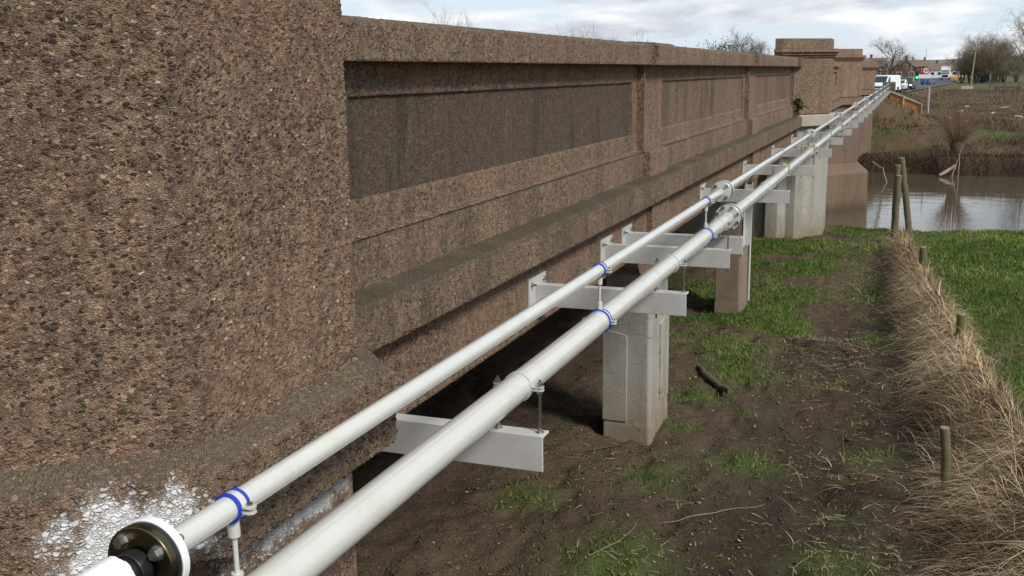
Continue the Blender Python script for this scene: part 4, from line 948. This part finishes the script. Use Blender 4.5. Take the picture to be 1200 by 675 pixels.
# ------------------------------------------------------------------ trees
def grow(seed, H, spread, levels=4, trunk_r=0.22, first=0.25, kids=(7, 6, 6, 5), up=0.35, stems=1, rmin=0.010, gnarl=0.25, wide=1.0):
    """returns (limbs, twigs) mesh builders for a leafless tree of height about H, base at the origin"""
    rr = random.Random(seed); limbs, twigs = MB(), MB()
    def branch(p, d, L, r, lev):
        pts, rs = [p.copy()], [r]; seg = 4 if lev < 2 else 3; q = p.copy(); dd = d.copy()
        for i in range(seg):
            dd = (dd + Vector((rr.uniform(-1, 1), rr.uniform(-1, 1), rr.uniform(-0.6, 1) * up)) * gnarl).normalized()
            q = q + dd * (L / seg); pts.append(q.copy()); rs.append(r * (1 - 0.62 * (i + 1) / seg))
        (limbs if lev < 2 else twigs).tube(pts, rs, (6, 5, 3, 3, 3)[lev] if lev < 5 else 3, caps=False)
        if lev >= levels: return
        for k_ in range(kids[lev]):
            t = first + (1 - first) * (k_ + rr.random()) / kids[lev] if lev == 0 else rr.uniform(0.25, 1.0)
            i = min(seg - 1, int(t * seg)); a = pts[i].lerp(pts[i + 1], t * seg - i)
            dv = (pts[i + 1] - pts[i]).normalized(); perp = Vector((rr.uniform(-1, 1), rr.uniform(-1, 1), rr.uniform(-0.5, 0.8))); perp = (perp - dv * perp.dot(dv)).normalized()
            nd = (dv * rr.uniform(0.45, 0.9) + perp * spread * rr.uniform(0.6, 1.1)).normalized()
            branch(a, nd, L * rr.uniform(0.42, 0.66), max(rmin, r * 0.5 * (1 - 0.4 * t)), lev + 1)
    for s in range(stems):
        a = 2 * math.pi * s / max(1, stems) + rr.random(); off = Vector((math.cos(a), math.sin(a), 0)) * (0.0 if stems == 1 else 0.35 * trunk_r * stems)
        d = Vector((math.cos(a) * (0 if stems == 1 else rr.uniform(.1, .5)), math.sin(a) * (0 if stems == 1 else rr.uniform(.1, .5)), 1)).normalized()
        branch(off, d, H * rr.uniform(0.58, 0.68), trunk_r, 0)
    # bring the crown over its base and to the wanted height
    A = np.array(limbs.v + twigs.v); sc_ = H / A[:, 2].max(); zm = A[:, 2].mean(); mx_, my_ = A[:, 0].mean(), A[:, 1].mean()
    for mb in (limbs, twigs): mb.v = [((x - mx_ * z / zm) * sc_ * wide, (y - my_ * z / zm) * sc_ * wide, z * sc_) for x, y, z in mb.v]
    return limbs, twigs
def tree(name, loc, gen, label, mats=('bark', 'twig'), group=None, cat='tree', twig_r=None):
    root = empty(name, loc, label, cat, group)
    gen[0].build('trunk', mats[0], root, 60, world=False); gen[1].build('crown', mats[1], root, None, world=False)
    return root
def dup_tree(src, loc, rz, s, label):
    c = copy_tree(src); c.location = loc; c.rotation_euler = (0, 0, rz); c.scale = (s, s, s * random.Random(int(rz * 100)).uniform(0.9, 1.1)); c['label'] = label; return c
def at(x, y): return (x, y, float(gz(x, y)) - 0.15)
def ht(x, y, top): return top - float(gz(x, y)) + 0.15
tree('bare_tree', at(-4.6, 250), grow(21, 11.4, 0.95, 4, 0.30, 0.18, (10, 8, 7, 6), rmin=0.008, wide=1.55), 'big bare spreading tree left of the road behind the white van')
t2 = tree('bare_tree', at(-11.5, 80), grow(5, ht(-11.5, 80, 3.4), 0.75, 4, 0.10, 0.3, (9, 7, 7, 6), stems=2, rmin=0.004, wide=0.95), 'round bare tree showing over the parapet near the second pillar')
ws = tree('willow_tree', at(15.2, 290), grow(31, 13.6, 0.50, 4, 0.20, 0.10, (9, 7, 7, 5), up=0.8, stems=6, gnarl=0.18, rmin=0.006), 'tallest dense brown willow, behind the leaning pole', ('bark', 'twig_w'), 'dense willows right of the road')
for q, (x, y, rz, s, lb) in enumerate(((18.6, 285, 1.3, 0.96, 'dense brown willow right of the leaning pole'), (12.2, 300, 2.2, 0.72, 'smaller grey willow left of the leaning pole, beside the road'),
                          (22.2, 300, 3.9, 0.98, 'dense brown willow on the right of its clump'), (17.2, 300, 5.2, 1.0, 'dense willow at the back of the clump'),
                          (26.0, 310, 0.6, 0.74, 'low willow at the right end of the clump'), (13.9, 292, 4.4, 0.88, 'dense willow between the small grey willow and the leaning pole'),
                          (20.6, 296, 2.9, 0.92, 'willow filling the middle right of the clump'))):
    c = dup_tree(ws, at(x, y), rz, s, lb)
tree('bare_tree', at(8.75, 95), grow(44, 9.4, 0.75, 4, 0.14, 0.3, (9, 7, 7, 5), rmin=0.004), 'bare tree at the right edge with branches reaching into the picture')
tree('bare_tree', at(38.0, 340), grow(45, 9.0, 0.8, 3, 0.3, 0.25, (9, 7, 7)), 'small far bare tree at the right behind the willows')
for q, (x, y, H, sd, lb) in enumerate(((-25.4, 55.5, 4.5, 1, 'thin sapling with fine twigs over the parapet near the close pillar'), (-18.6, 56, 2.75, 2, 'budding sapling over the parapet, left of three together'),
                           (-17.4, 56.3, 3.0, 3, 'budding sapling over the parapet, middle of three together'), (-16.4, 56, 3.1, 4, 'budding sapling over the parapet, right of three together'),
                           (-14.6, 56.5, 2.55, 6, 'small sapling over the parapet between the trio and the green bush'))):
    tree('sapling', at(x, y), grow(60 + sd, ht(x, y, H), 0.5, 3, 0.045, 0.45, (16, 7, 4), up=0.9, gnarl=0.12, rmin=0.007), lb, ('twig', 'bud'), 'saplings beyond the bridge')
bush = empty('ivy_bush', at(-13.5, 79), 'green ivy-clad bush showing over the parapet', 'bush')
g_ = grow(71, ht(-13.5, 79, 2.3), 0.8, 3, 0.10, 0.3, (8, 6, 6), rmin=0.005); g_[0].build('trunk', 'bark', bush, 60, world=False); g_[1].build('crown', 'twig', bush, None, world=False)
lv = leaves('foliage', (0, 0, ht(-13.5, 79, 1.35)), (0.85, 0.7, 0.42), 1300, 0.07, 'leaf', None, 9); lv.parent = bush; tag(lv, kind='stuff')

# pollard willow at the water's edge with its fan of shoots, and the pale log below it
pw = empty('pollard_willow', at(2.15, 53.0), 'pollarded willow stump with a fan of brown shoots on the far bank', 'tree')
m = MB(); m.tube([(0, 0, -0.3), (0.03, -0.05, 0.25), (-0.02, -0.1, 0.6), (0.05, -0.1, 0.85)], [0.36, 0.27, 0.34, 0.20], 12); m.build('trunk', 'bark', pw, 60, world=False)
m = MB(); rr = random.Random(8)
for q in range(230):
    a = rr.uniform(0, 2 * math.pi); e = abs(rr.gauss(0, 0.62)); d = Vector((math.cos(a) * e, math.sin(a) * e * 0.8, 1)).normalized(); L = rr.uniform(0.8, 2.4) * (1 - 0.18 * e)
    b0 = Vector((math.cos(a) * 0.28, math.sin(a) * 0.28 - 0.08, rr.uniform(0.55, 0.9))); p1 = b0 + d * L * 0.5 + Vector((0, 0, 0.05)); p2 = b0 + d * L + Vector((math.cos(a) * 0.1, 0, rr.uniform(-0.1, 0.15)))
    m.tube([b0, p1, p2], [0.010, 0.007, 0.003], 3, caps=False)
m.build('shoots', 'shoot', pw, None, world=False)
stick('log', [(1.40, 50.6, -4.80), (1.75, 51.1, -4.62), (2.15, 51.8, -4.42)], [0.06, 0.085, 0.09], 'driftwood', 'pale log lying from the pollard willow into the water', 'log', n=10)
stick('branch', [(1.95, 50.8, -4.88), (2.1, 51.2, -4.3), (2.3, 51.7, -3.7)], [0.022, 0.02, 0.012], 'driftwood', 'thin pale branch leaning against the pollard willow', 'branch')
stick('branch', [(2.2, 50.9, -4.88), (2.25, 51.2, -4.3), (2.2, 51.5, -3.9)], [0.02, 0.018, 0.012], 'driftwood', 'thin upright stick in the water below the pollard willow', 'branch')
stick('branch', [(-1.45, 48.6, -4.05), (-1.0, 48.5, -4.35), (-0.75, 47.6, -4.92)], [0.025, 0.03, 0.03], 'driftwood', 'driftwood branch sagging into the water beside the river pier', 'branch')
for q, (x, y, rz, L) in enumerate(((3.6, 88, 0.4, 0.5), (5.5, 82, 1.1, 0.6), (7.4, 96, 0.2, 0.7), (2.3, 72, 2.0, 0.4), (6.6, 75, 2.6, 0.5), (4.8, 104, 0.9, 0.6), (8.2, 64, 0.1, 0.9), (3.2, 68, 0.6, 0.4))):
    z = float(gz(x, y)) + 0.08; d = Vector((math.cos(rz), math.sin(rz), 0)) * L / 2
    stick('cut_log', [Vector((x, y, z)) - d, Vector((x, y, z + 0.05)) + d], [0.085, 0.07], 'paleboard', 'pale freshly cut log lying in the scrub of the far bank', 'log', 'cut logs in the far scrub', 9)

# ------------------------------------------------------------------ works at the far end of the pipes
an = empty('anchor_block', (-1.5, 73.4, -1.8), 'grey concrete block where the two pipes end', 'concrete block')
m = MB(); m.prism([(-1.8, 72.7), (-1.0, 72.7), (-1.0, 73.6), (-1.8, 73.6)], -2.3, -0.86); m.build('block', 'deck', an, bevel=0.06)
sh = empty('shuttering_box', (-0.1, 69.5, -2.2), 'open tilted box of orange shuttering boards with pale edges', 'shuttering')
sx0, sx1 = -1.25, 0.86
def tilt(m): 
    m.v = [(x, y, z - (x - sx0) * 0.42) for x, y, z in m.v]; return m
for i_ in range(3):
    m = MB(); m.box(sx0, sx1, 69.0, 69.05, -1.98 + i_ * 0.185, -1.80 + i_ * 0.185); tilt(m).build('board', 'shutter', sh)
m = MB(); m.box(sx0, sx1, 71.2, 71.25, -1.95, -1.42); tilt(m).build('board', 'shutter', sh)
m = MB(); m.box(sx0 - 0.05, sx1 + 0.1, 68.92, 69.10, -1.43, -1.34); tilt(m).build('waling', 'paleboard', sh)
m = MB(); m.box(sx0 - 0.05, sx1 + 0.1, 68.86, 69.06, -2.07, -1.985); tilt(m).build('waling', 'paleboard', sh)
m = MB(); m.box(sx0, sx1, 69.06, 71.19, -1.60, -1.52); tilt(m).build('fill', 'paleboard', sh)
for x in (-0.45, 0.62):
    m = MB(); m.box(x, x + 0.06, 68.85, 68.915, -2.10, -1.32); tilt(m).build('strap', 'grey', sh)
m = MB(); m.box(sx0 - 0.3, sx1 + 0.3, 68.95, 71.3, -3.2, -2.08); tilt(m).build('footing', 'deck', sh)
br = empty('barrier_panel', (0.95, 69.3, -2.4), 'light grey metal barrier panel at the end of the shuttering box', 'barrier')
for y in (68.7, 69.4, 70.1, 70.8):
    m = MB(); m.tube([(1.02, y, -2.72), (1.02, y, -1.15)], 0.035, 8); m.build('upright', 'grey', br, 40)
for z in (-2.25, -1.75, -1.2):
    m = MB(); m.tube([(1.02, 68.6, z), (1.02, 70.9, z)], 0.025, 8); m.build('rail', 'grey', br, 40)
m = MB(); m.box(1.045, 1.055, 68.7, 70.8, -2.3, -1.2); m.build('sheet', 'grey', br)

# ------------------------------------------------------------------ traffic
def car(loc, rz, paint, label, kind='car', group='vehicles queueing on the road', lights=None):
    L, W, H = {'car': (4.2, 1.75, 1.48), 'van': (4.9, 1.92, 1.98), 'suv': (4.5, 1.85, 1.75)}[kind]
    root = empty('parked_car' if kind != 'van' else 'van', loc, label, 'van' if kind == 'van' else 'car', group, rz)
    root.name = {'car': 'car', 'van': 'van', 'suv': 'car'}[kind]
    h0 = 0.22
    # nose points to -Y
    if kind == 'van': side = [(-L/2, .45), (-L/2+.05, .85), (-L/2+.85, 1.08), (-L/2+1.55, H-.06), (-L/2+1.9, H), (L/2-.1, H), (L/2, H-.3), (L/2, h0), (-L/2+.1, h0)]
    else: side = [(-L/2, .45), (-L/2+.06, .78), (-L/2+1.05, .95), (-L/2+1.75, H-.06), (-L/2+2.1, H), (L/2-.95, H-.02), (L/2-.12, .98), (L/2, .8), (L/2, h0+.05), (-L/2+.1, h0)]
    m = MB(); nS = len(side); vs = []
    for sx in (-1, 1):
        for y, z in side: vs.append((sx * W / 2 * (1.0 if z < 1.0 else 0.86), y, z))
    m.add(vs, [tuple(range(nS)), tuple(range(2 * nS - 1, nS - 1, -1))] + [(i, nS + i, nS + (i + 1) % nS, (i + 1) % nS) for i in range(nS)])
    b = m.build('body', paint, root, 35, bevel=0.05, world=False)
    i0 = 2; y0, z0 = side[i0]; y1, z1 = side[i0 + 1]
    m = MB(); e = 0.02; a_ = 0.12
    def lerp(t): return y0 + (y1 - y0) * t, z0 + (z1 - z0) * t
    (ya, za), (yb2, zb2) = lerp(0.10), lerp(0.93); nx = Vector((0, -(z1 - z0), y1 - y0)).normalized() * e
    m.add([(-W * .41, ya + nx.y, za + nx.z), (W * .41, ya + nx.y, za + nx.z), (W * .37, yb2 + nx.y, zb2 + nx.z), (-W * .37, yb2 + nx.y, zb2 + nx.z)], [(0, 1, 2, 3)]); m.build('windscreen', 'glass', root, world=False)
    for s in (-1, 1):
        x0_, x1_ = s * (W * .5 - 0.02 + 0.012), s * (W * .43 + 0.018)
        m = MB(); yl = L/2 - (0.5 if kind != 'van' else 3.0)
        m.add([(x0_ * .99, y0 + .35, 1.03), (x0_ * .99, yl, 1.03), (x1_, yl - (.35 if kind != 'van' else 0), H - .16), (x1_, y1 + .12, H - .16)], [(0, 1, 2, 3)]); m.build('side_window', 'glass', root, world=False)
        m = MB(); m.box(min(s*W*.33, s*W*.47), max(s*W*.33, s*W*.47), -L/2 - .015, -L/2 + .12, .60, .76); m.build('headlight', 'head' if lights == 'head' else 'galv', root, bevel=0.02, world=False)
        m = MB(); m.box(min(s*W*.38, s*W*.47), max(s*W*.38, s*W*.47), L/2 - .06, L/2 + .015, .72, .95); m.build('tail_light', 'tail' if lights == 'tail' else 'car_red', root, world=False)
        for yy in (-L/2 + .85, L/2 - .85):
            m = MB(); x_ = s * (W / 2 - .09); m.tube([(x_ - .11, yy, .32), (x_ + .11, yy, .32)], .32, 18); wv = m.build('wheel', 'tyre', root, 40, world=False)
            m = MB(); m.tube([(s * (W / 2 + .022), yy, .32), (s * (W / 2 + .03), yy, .32)], .19, 14); m.build('rim', 'galv', wv, world=False)
        m = MB(); m.box(min(s*W*.5, s*(W*.5+.16)), max(s*W*.5, s*(W*.5+.16)), y0 + .40, y0 + .50, 1.0, 1.13); m.build('mirror', 'blackp', root, world=False)
    m = MB(); m.box(-.26, .26, -L/2 - .018, -L/2 + .03, .40, .51); m.build('number_plate', 'whitep', root, world=False)
    m = MB(); m.box(-W*.28, W*.28, -L/2 - .012, -L/2 + .05, .55, .70); m.build('grille', 'blackp', root, world=False)
    return root
def on_road(dx, y): return (float(road_c(y)) + dx, y, float(road_z(y)) + 0.002)
car(on_road(1.95, 132), R(-22), 'car_white', 'white van at the head of the queue near the pipes', 'van')
car(on_road(2.2, 146), R(-4), 'car_silver', 'pale silver car waiting right behind the white van')
car(on_road(2.3, 155), R(-5), 'car_white', 'white car, third in the queue behind the van')
car(on_road(2.5, 163), R(-6), 'car_dark', 'dark tall car with a lit lamp, fourth in the queue', 'suv', lights='head')
car(on_road(-1.0, 121), R(2), 'car_silver', 'silver car half hidden behind the parapet and pipe ends')
car(on_road(0.5, 230), R(160), 'car_blue', 'blue car driving away in front of the white lorry')
car(on_road(-0.6, 248), R(176), 'car_red', 'small red car beside the blue car', lights='tail')
car(on_road(1.9, 172), R(170), 'car_dark', 'dark car with red tail lamps at the end of the barrier', lights='tail')
lor = empty('lorry', on_road(1.6, 335), 'white articulated lorry coming down the road', 'lorry', None, R(-3))
m = MB(); m.prism([(-1.15, .55), (-1.05, 2.2), (-.75, 3.25), (.9, 3.35), (.9, .55)], -1.22, 1.22, axis='X'); m.v = [(x, y, z) for x, y, z in m.v]; m.build('cab', 'car_white', lor, bevel=0.06, world=False)
m = MB(); m.add([(-1.08, -1.13, 1.75), (1.08, -1.13, 1.75), (1.02, -.93, 2.75), (-1.02, -.93, 2.75)], [(0, 1, 2, 3)]); m.build('windscreen', 'glass', lor, world=False)
m = MB(); m.box(-.8, .8, -1.19, -1.10, .75, 1.45); m.build('grille', 'blackp', lor, world=False)
m = MB(); m.box(-1.25, 1.25, 1.3, 12.0, 1.0, 3.9); m.build('trailer', 'car_white', lor, bevel=0.04, world=False)
for y in (-.2, 3.0, 9.5, 10.7):
    for s in (-1, 1):
        m = MB(); m.tube([(s * 1.05 - .14, y, .5), (s * 1.05 + .14, y, .5)], .5, 18); m.build('wheel', 'tyre', lor, 40, world=False)

# ------------------------------------------------------------------ signs, lamp posts and houses
def pole_thing(name, x, y, h, r, label, cat, mat='galv', lean=0.0, parent_only=False):
    z = float(gz(x, y)); root = empty(name, (x, y, z), label, cat)
    m = MB(); m.tube([(x, y, z - .3), (x + lean * h, y, z + h)], [r, r * 0.8], 10); m.build('pole', mat, root, 50); return root
tp = pole_thing('telegraph_pole', 12.0, 250, 7.8, 0.22, 'leaning wooden telegraph pole in front of the willows', 'pole', 'driftwood', 0.065)
m = MB(); m.box(12.0 + .5 - .5, 12.5 + .5, 249.9, 250.1, float(gz(12, 250)) + 7.35, float(gz(12, 250)) + 7.5); m.build('cross_arm', 'bark', tp)
SY = 158.0; sx = 1.75
sp = pole_thing('speed_sign', sx, SY, 3.3, 0.05, 'round red ringed speed limit sign above a white plate', 'road sign'); zc_ = -0.0022 * SY
m = MB(); m.tube([(sx, SY - .10, zc_), (sx, SY - .06, zc_)], .38, 32); m.build('sign_face', 'whitep', sp)
m = MB(); m.ringy(sx, zc_, .36, .50, SY - .12, SY - .06, 36); m.build('red_ring', 'signred', sp)
def text(body, loc, size, parent, mat):
    cu_ = bpy.data.curves.new('lettering', 'FONT'); cu_.body = body; cu_.size = size; cu_.align_x = 'CENTER'; cu_.align_y = 'CENTER'; cu_.extrude = 0.004
    o = bpy.data.objects.new('lettering', cu_); me_ = bpy.data.meshes.new_from_object(o); bpy.data.objects.remove(o)
    o = bpy.data.objects.new('lettering', me_); me_.materials.append(MAT[mat]); col.objects.link(o)
    o.location = loc; o.rotation_euler = (R(90), 0, 0); o.parent = parent; o.matrix_parent_inverse = world_of(parent).inverted(); return o
text('40', (sx, SY - .125, zc_), .55, sp, 'signblack')
m = MB(); m.box(sx - .95, sx + .75, SY - .10, SY - .06, zc_ - 1.05, zc_ - .52); m.build('plate', 'car_white', sp)
m = MB(); m.tube([(sx - .8, SY, float(gz(sx - .8, SY)) - .2), (sx - .8, SY, zc_ - .5)], .04, 8); m.build('pole', 'galv', sp)
ts = pole_thing('traffic_light', 0.62, 166, 3.6, 0.055, 'temporary traffic light showing green beside the queue', 'traffic light'); tz = -0.0072 * 166
m = MB(); m.box(.42, .82, 165.7, 165.95, tz - .32, tz + .78); hd = m.build('signal_head', 'blackp', ts, bevel=0.03)
for q, mt in ((0, 'green_lamp'), (1, 'blackp'), (2, 'blackp')):
    m = MB(); m.tube([(.62, 165.64, tz - .12 + q * .32), (.62, 165.70, tz - .12 + q * .32)], .17 if q == 0 else .12, 20); m.build('lamp', mt, hd)
for x, y, h, lb in ((-0.2, 175, 5.2, 'thin grey lamp post beside the traffic light'), (3.3, 330, 9.0, 'far thin lamp post rising above the roofs'), (-2.9, 205, 4.8, 'brown post in front of the brick house')):
    pole_thing('lamp_post', x, y, h, 0.07, lb, 'lamp post', 'galv' if y != 205 else 'darkwood')
def house(x0, x1, y0, y1, zt, ridge, wall, label, wins, ridge_axis='X', chim=1, roof='rooftile'):
    zb = float(gz((x0 + x1) / 2, y0)) - 0.5; root = empty('house', ((x0 + x1) / 2, (y0 + y1) / 2, zb), label, 'house')
    m = MB(); m.box(x0, x1, y0, y1, zb, zt)
    if ridge_axis == 'Y': m.prism([(x0, zt), (x1, zt), ((x0 + x1) / 2, ridge - .1)], y0, y1, axis='Y')
    m.build('wall', wall, root)
    o_ = .3
    m = MB()
    if ridge_axis == 'X': m.prism([(y0 - o_, zt), (y1 + o_, zt), (y1 + o_, zt + .1), ((y0 + y1) / 2, ridge), (y0 - o_, zt + .1)], x0 - o_, x1 + o_, axis='X')
    else:
        xm = (x0 + x1) / 2; m.prism([(x0 - o_, zt - .1), (x0 - o_, zt - .25), (xm, ridge - .15), (x1 + o_, zt - .25), (x1 + o_, zt - .1), (xm, ridge)][::-1], y0 - o_, y1 + o_, axis='Y')
    rf = m.build('roof', roof, root)
    for q in range(chim):
        xc = x0 + (x1 - x0) * (q + .5) / chim; m = MB(); m.box(xc - .4, xc + .4, (y0 + y1) / 2 - .4, (y0 + y1) / 2 + .4, ridge - .6, ridge + 1.1); m.build('chimney', 'brick', rf)
    for (wx, wz, w, h) in wins:
        m = MB(); m.box(wx - w / 2 - .1, wx + w / 2 + .1, y0 - .06, y0, wz - .1, wz + h + .1); f = m.build('window', 'whitep', root)
        m = MB(); m.box(wx - w / 2, wx + w / 2, y0 - .08, y0 - .061, wz, wz + h); m.build('pane', 'glass', f)
    return root
house(-5.2, 1.4, 300, 309, -0.4, 2.3, 'brick', 'red brick house with a gable behind the white van', [(-3.4, -2.2, 1.1, 1.2), (-0.3, -2.2, 1.1, 1.2), (-1.9, 0.1, .8, .9)], 'Y', 1)
house(-16.5, -7.5, 330, 339, 0.6, 3.2, 'brick', 'brick house left of the road behind the parapet end', [(-14.5, -1.6, 1.2, 1.3), (-9.5, -1.6, 1.2, 1.3)], 'X', 1)
house(5.6, 22.5, 430, 440, -0.9, 1.9, 'render', 'long white rendered terrace with brown roof at the end of the road', [(7 + 2.6 * q, -2.6, 1.3, 1.0) for q in range(6)], 'X', 3)
house(-2.5, 6.6, 470, 480, 0.6, 3.4, 'brick', 'far house with brown tiled roof behind the road sign', [(0, -1.5, 1.2, 1.3), (4, -1.5, 1.2, 1.3)], 'X', 2)
house(45, 58, 380, 390, 0.0, 3.2, 'brick', 'red brick house far right behind the bare branches', [(48, -2, 1.2, 1.3), (54, -2, 1.2, 1.3)], 'X', 2)
# orange and pale roadside works things
m = MB(); m.box(11.0, 12.8, 345, 345.6, -3.75, -2.55); tag(m.build('works_board', 'orange', None, bevel=0.03), 'orange works board at the roadside near the lorry', 'board')
m = MB(); m.box(8.3, 10.3, 205, 205.5, float(gz(9, 205)) - .1, float(gz(9, 205)) + .55); tag(m.build('concrete_kerb', 'paleboard', None, bevel=0.05), 'pale low block lying at the foot of the telegraph pole', 'block')
m = MB(); m.prism([(-1.1, 0), (1.1, 0), (1.1, 1.9), (.8, 2.3), (-1.1, 2.3)], 300, 303, axis='Y'); m.v = [(x + 17.6, y, z - 3.8) for x, y, z in m.v]; tag(m.build('trailer', 'car_blue', None, bevel=.05), 'dull blue trailer under the willows by the road', 'trailer')
# rail fence across the field
fr_ = empty('rail_fence', (20, 200, -3.5), 'grey post and rail fence across the far field', 'fence')
for q in range(15):
    x = 13.0 + q * 2.4; y = 205 + q * 0.6; z = float(gz(x, y)); m = MB(); m.box(x - .07, x + .07, y - .07, y + .07, z - .2, z + 1.25); m.build('post', 'bark', fr_)
    if q < 14:
        for h in (.5, .85, 1.15):
            m = MB(); m.tube([(x, y - .09, z + h), (x + 2.4, y + .6 - .09, float(gz(x + 2.4, y + .6)) + h)], .05, 6); m.build('rail', 'bark', fr_)
gt = empty('timber_frame', (9.5, 125, -3.4), 'low timber rail frame standing in the scrub', 'frame')
zf = float(gz(9.5, 125)); 
for x in (8.6, 10.7):
    m = MB(); m.box(x - .06, x + .06, 124.94, 125.06, zf - .3, zf + 1.75); m.build('post', 'darkwood', gt)
m = MB(); m.box(8.3, 11.0, 124.85, 124.93, zf + 1.45, zf + 1.62); m.build('rail', 'darkwood', gt)

# ------------------------------------------------------------------ far woods and hills
hx = np.linspace(-700, 1100, 240)
def ridge(name, y, base, amp, scale, seed, label, mat, rough=0.0):
    top = base + amp * fbm(hx * scale, hx * 0 + seed, seed, 5) + rough * rng.uniform(0, 1, len(hx))
    V = np.concatenate([np.stack([hx, hx * 0 + y, hx * 0 - 8], 1), np.stack([hx, hx * 0 + y + 20, top * 0.8 + 0 * hx], 1), np.stack([hx, hx * 0 + y + 45, top], 1), np.stack([hx, hx * 0 + y + 300, top * 0 - 8], 1)])
    n = len(hx); j = np.arange(n - 1); F = np.concatenate([np.stack([j + r * n, j + 1 + r * n, j + 1 + (r + 1) * n, j + (r + 1) * n], 1) for r in range(3)])
    return tag(link(name, np_mesh(name, V, F), mat, None, 180), label, 'hill', kind='structure')
MAT['farwood'] = plain('far woodland', (0.085, 0.078, 0.060), 0.95, var=0.4, vscale=0.08)
MAT['farhill'] = plain('far hill', (0.15, 0.15, 0.13), 0.95, var=0.2, vscale=0.02)
ridge('hill', 1500, 2, 18, 0.004, 3, 'low far hill on the skyline', 'farhill')
# a hedge-line wood beyond the road: many small crowns, read as one mass
wv_, wf_ = MB(), 0
g = np.random.default_rng(12); N = 9000
cxs = g.uniform(-260, 420, 150); hs = g.uniform(3.5, 9.0, 150) * np.where((cxs > -14) & (cxs < 26), 0.55, 1.0); cys = 560 + g.uniform(-25, 60, 150)
idx = g.integers(0, 150, N * 3); a = g.normal(0, 1, (N * 3, 3)); a /= np.linalg.norm(a, axis=1)[:, None]; rad = g.uniform(0.3, 1, (N * 3, 1)) ** 0.5
P_ = np.stack([cxs[idx], cys[idx], -3 + hs[idx] * 0.55], 1) + a * rad * np.stack([hs[idx] * 0.75, hs[idx] * 0.5, hs[idx] * 0.5], 1)
t1 = g.normal(0, 1, P_.shape) * 0.55; t2_ = g.normal(0, 1, P_.shape) * 0.55
V = np.stack([P_ - t1, P_ + t2_, P_ + t1], 1).reshape(-1, 3)
o = link('far_wood', np_mesh('far_wood', V, np.arange(len(V)).reshape(-1, 3)), 'farwood'); tag(o, 'brown leafless woods and hedges along the skyline', 'wood', kind='stuff')
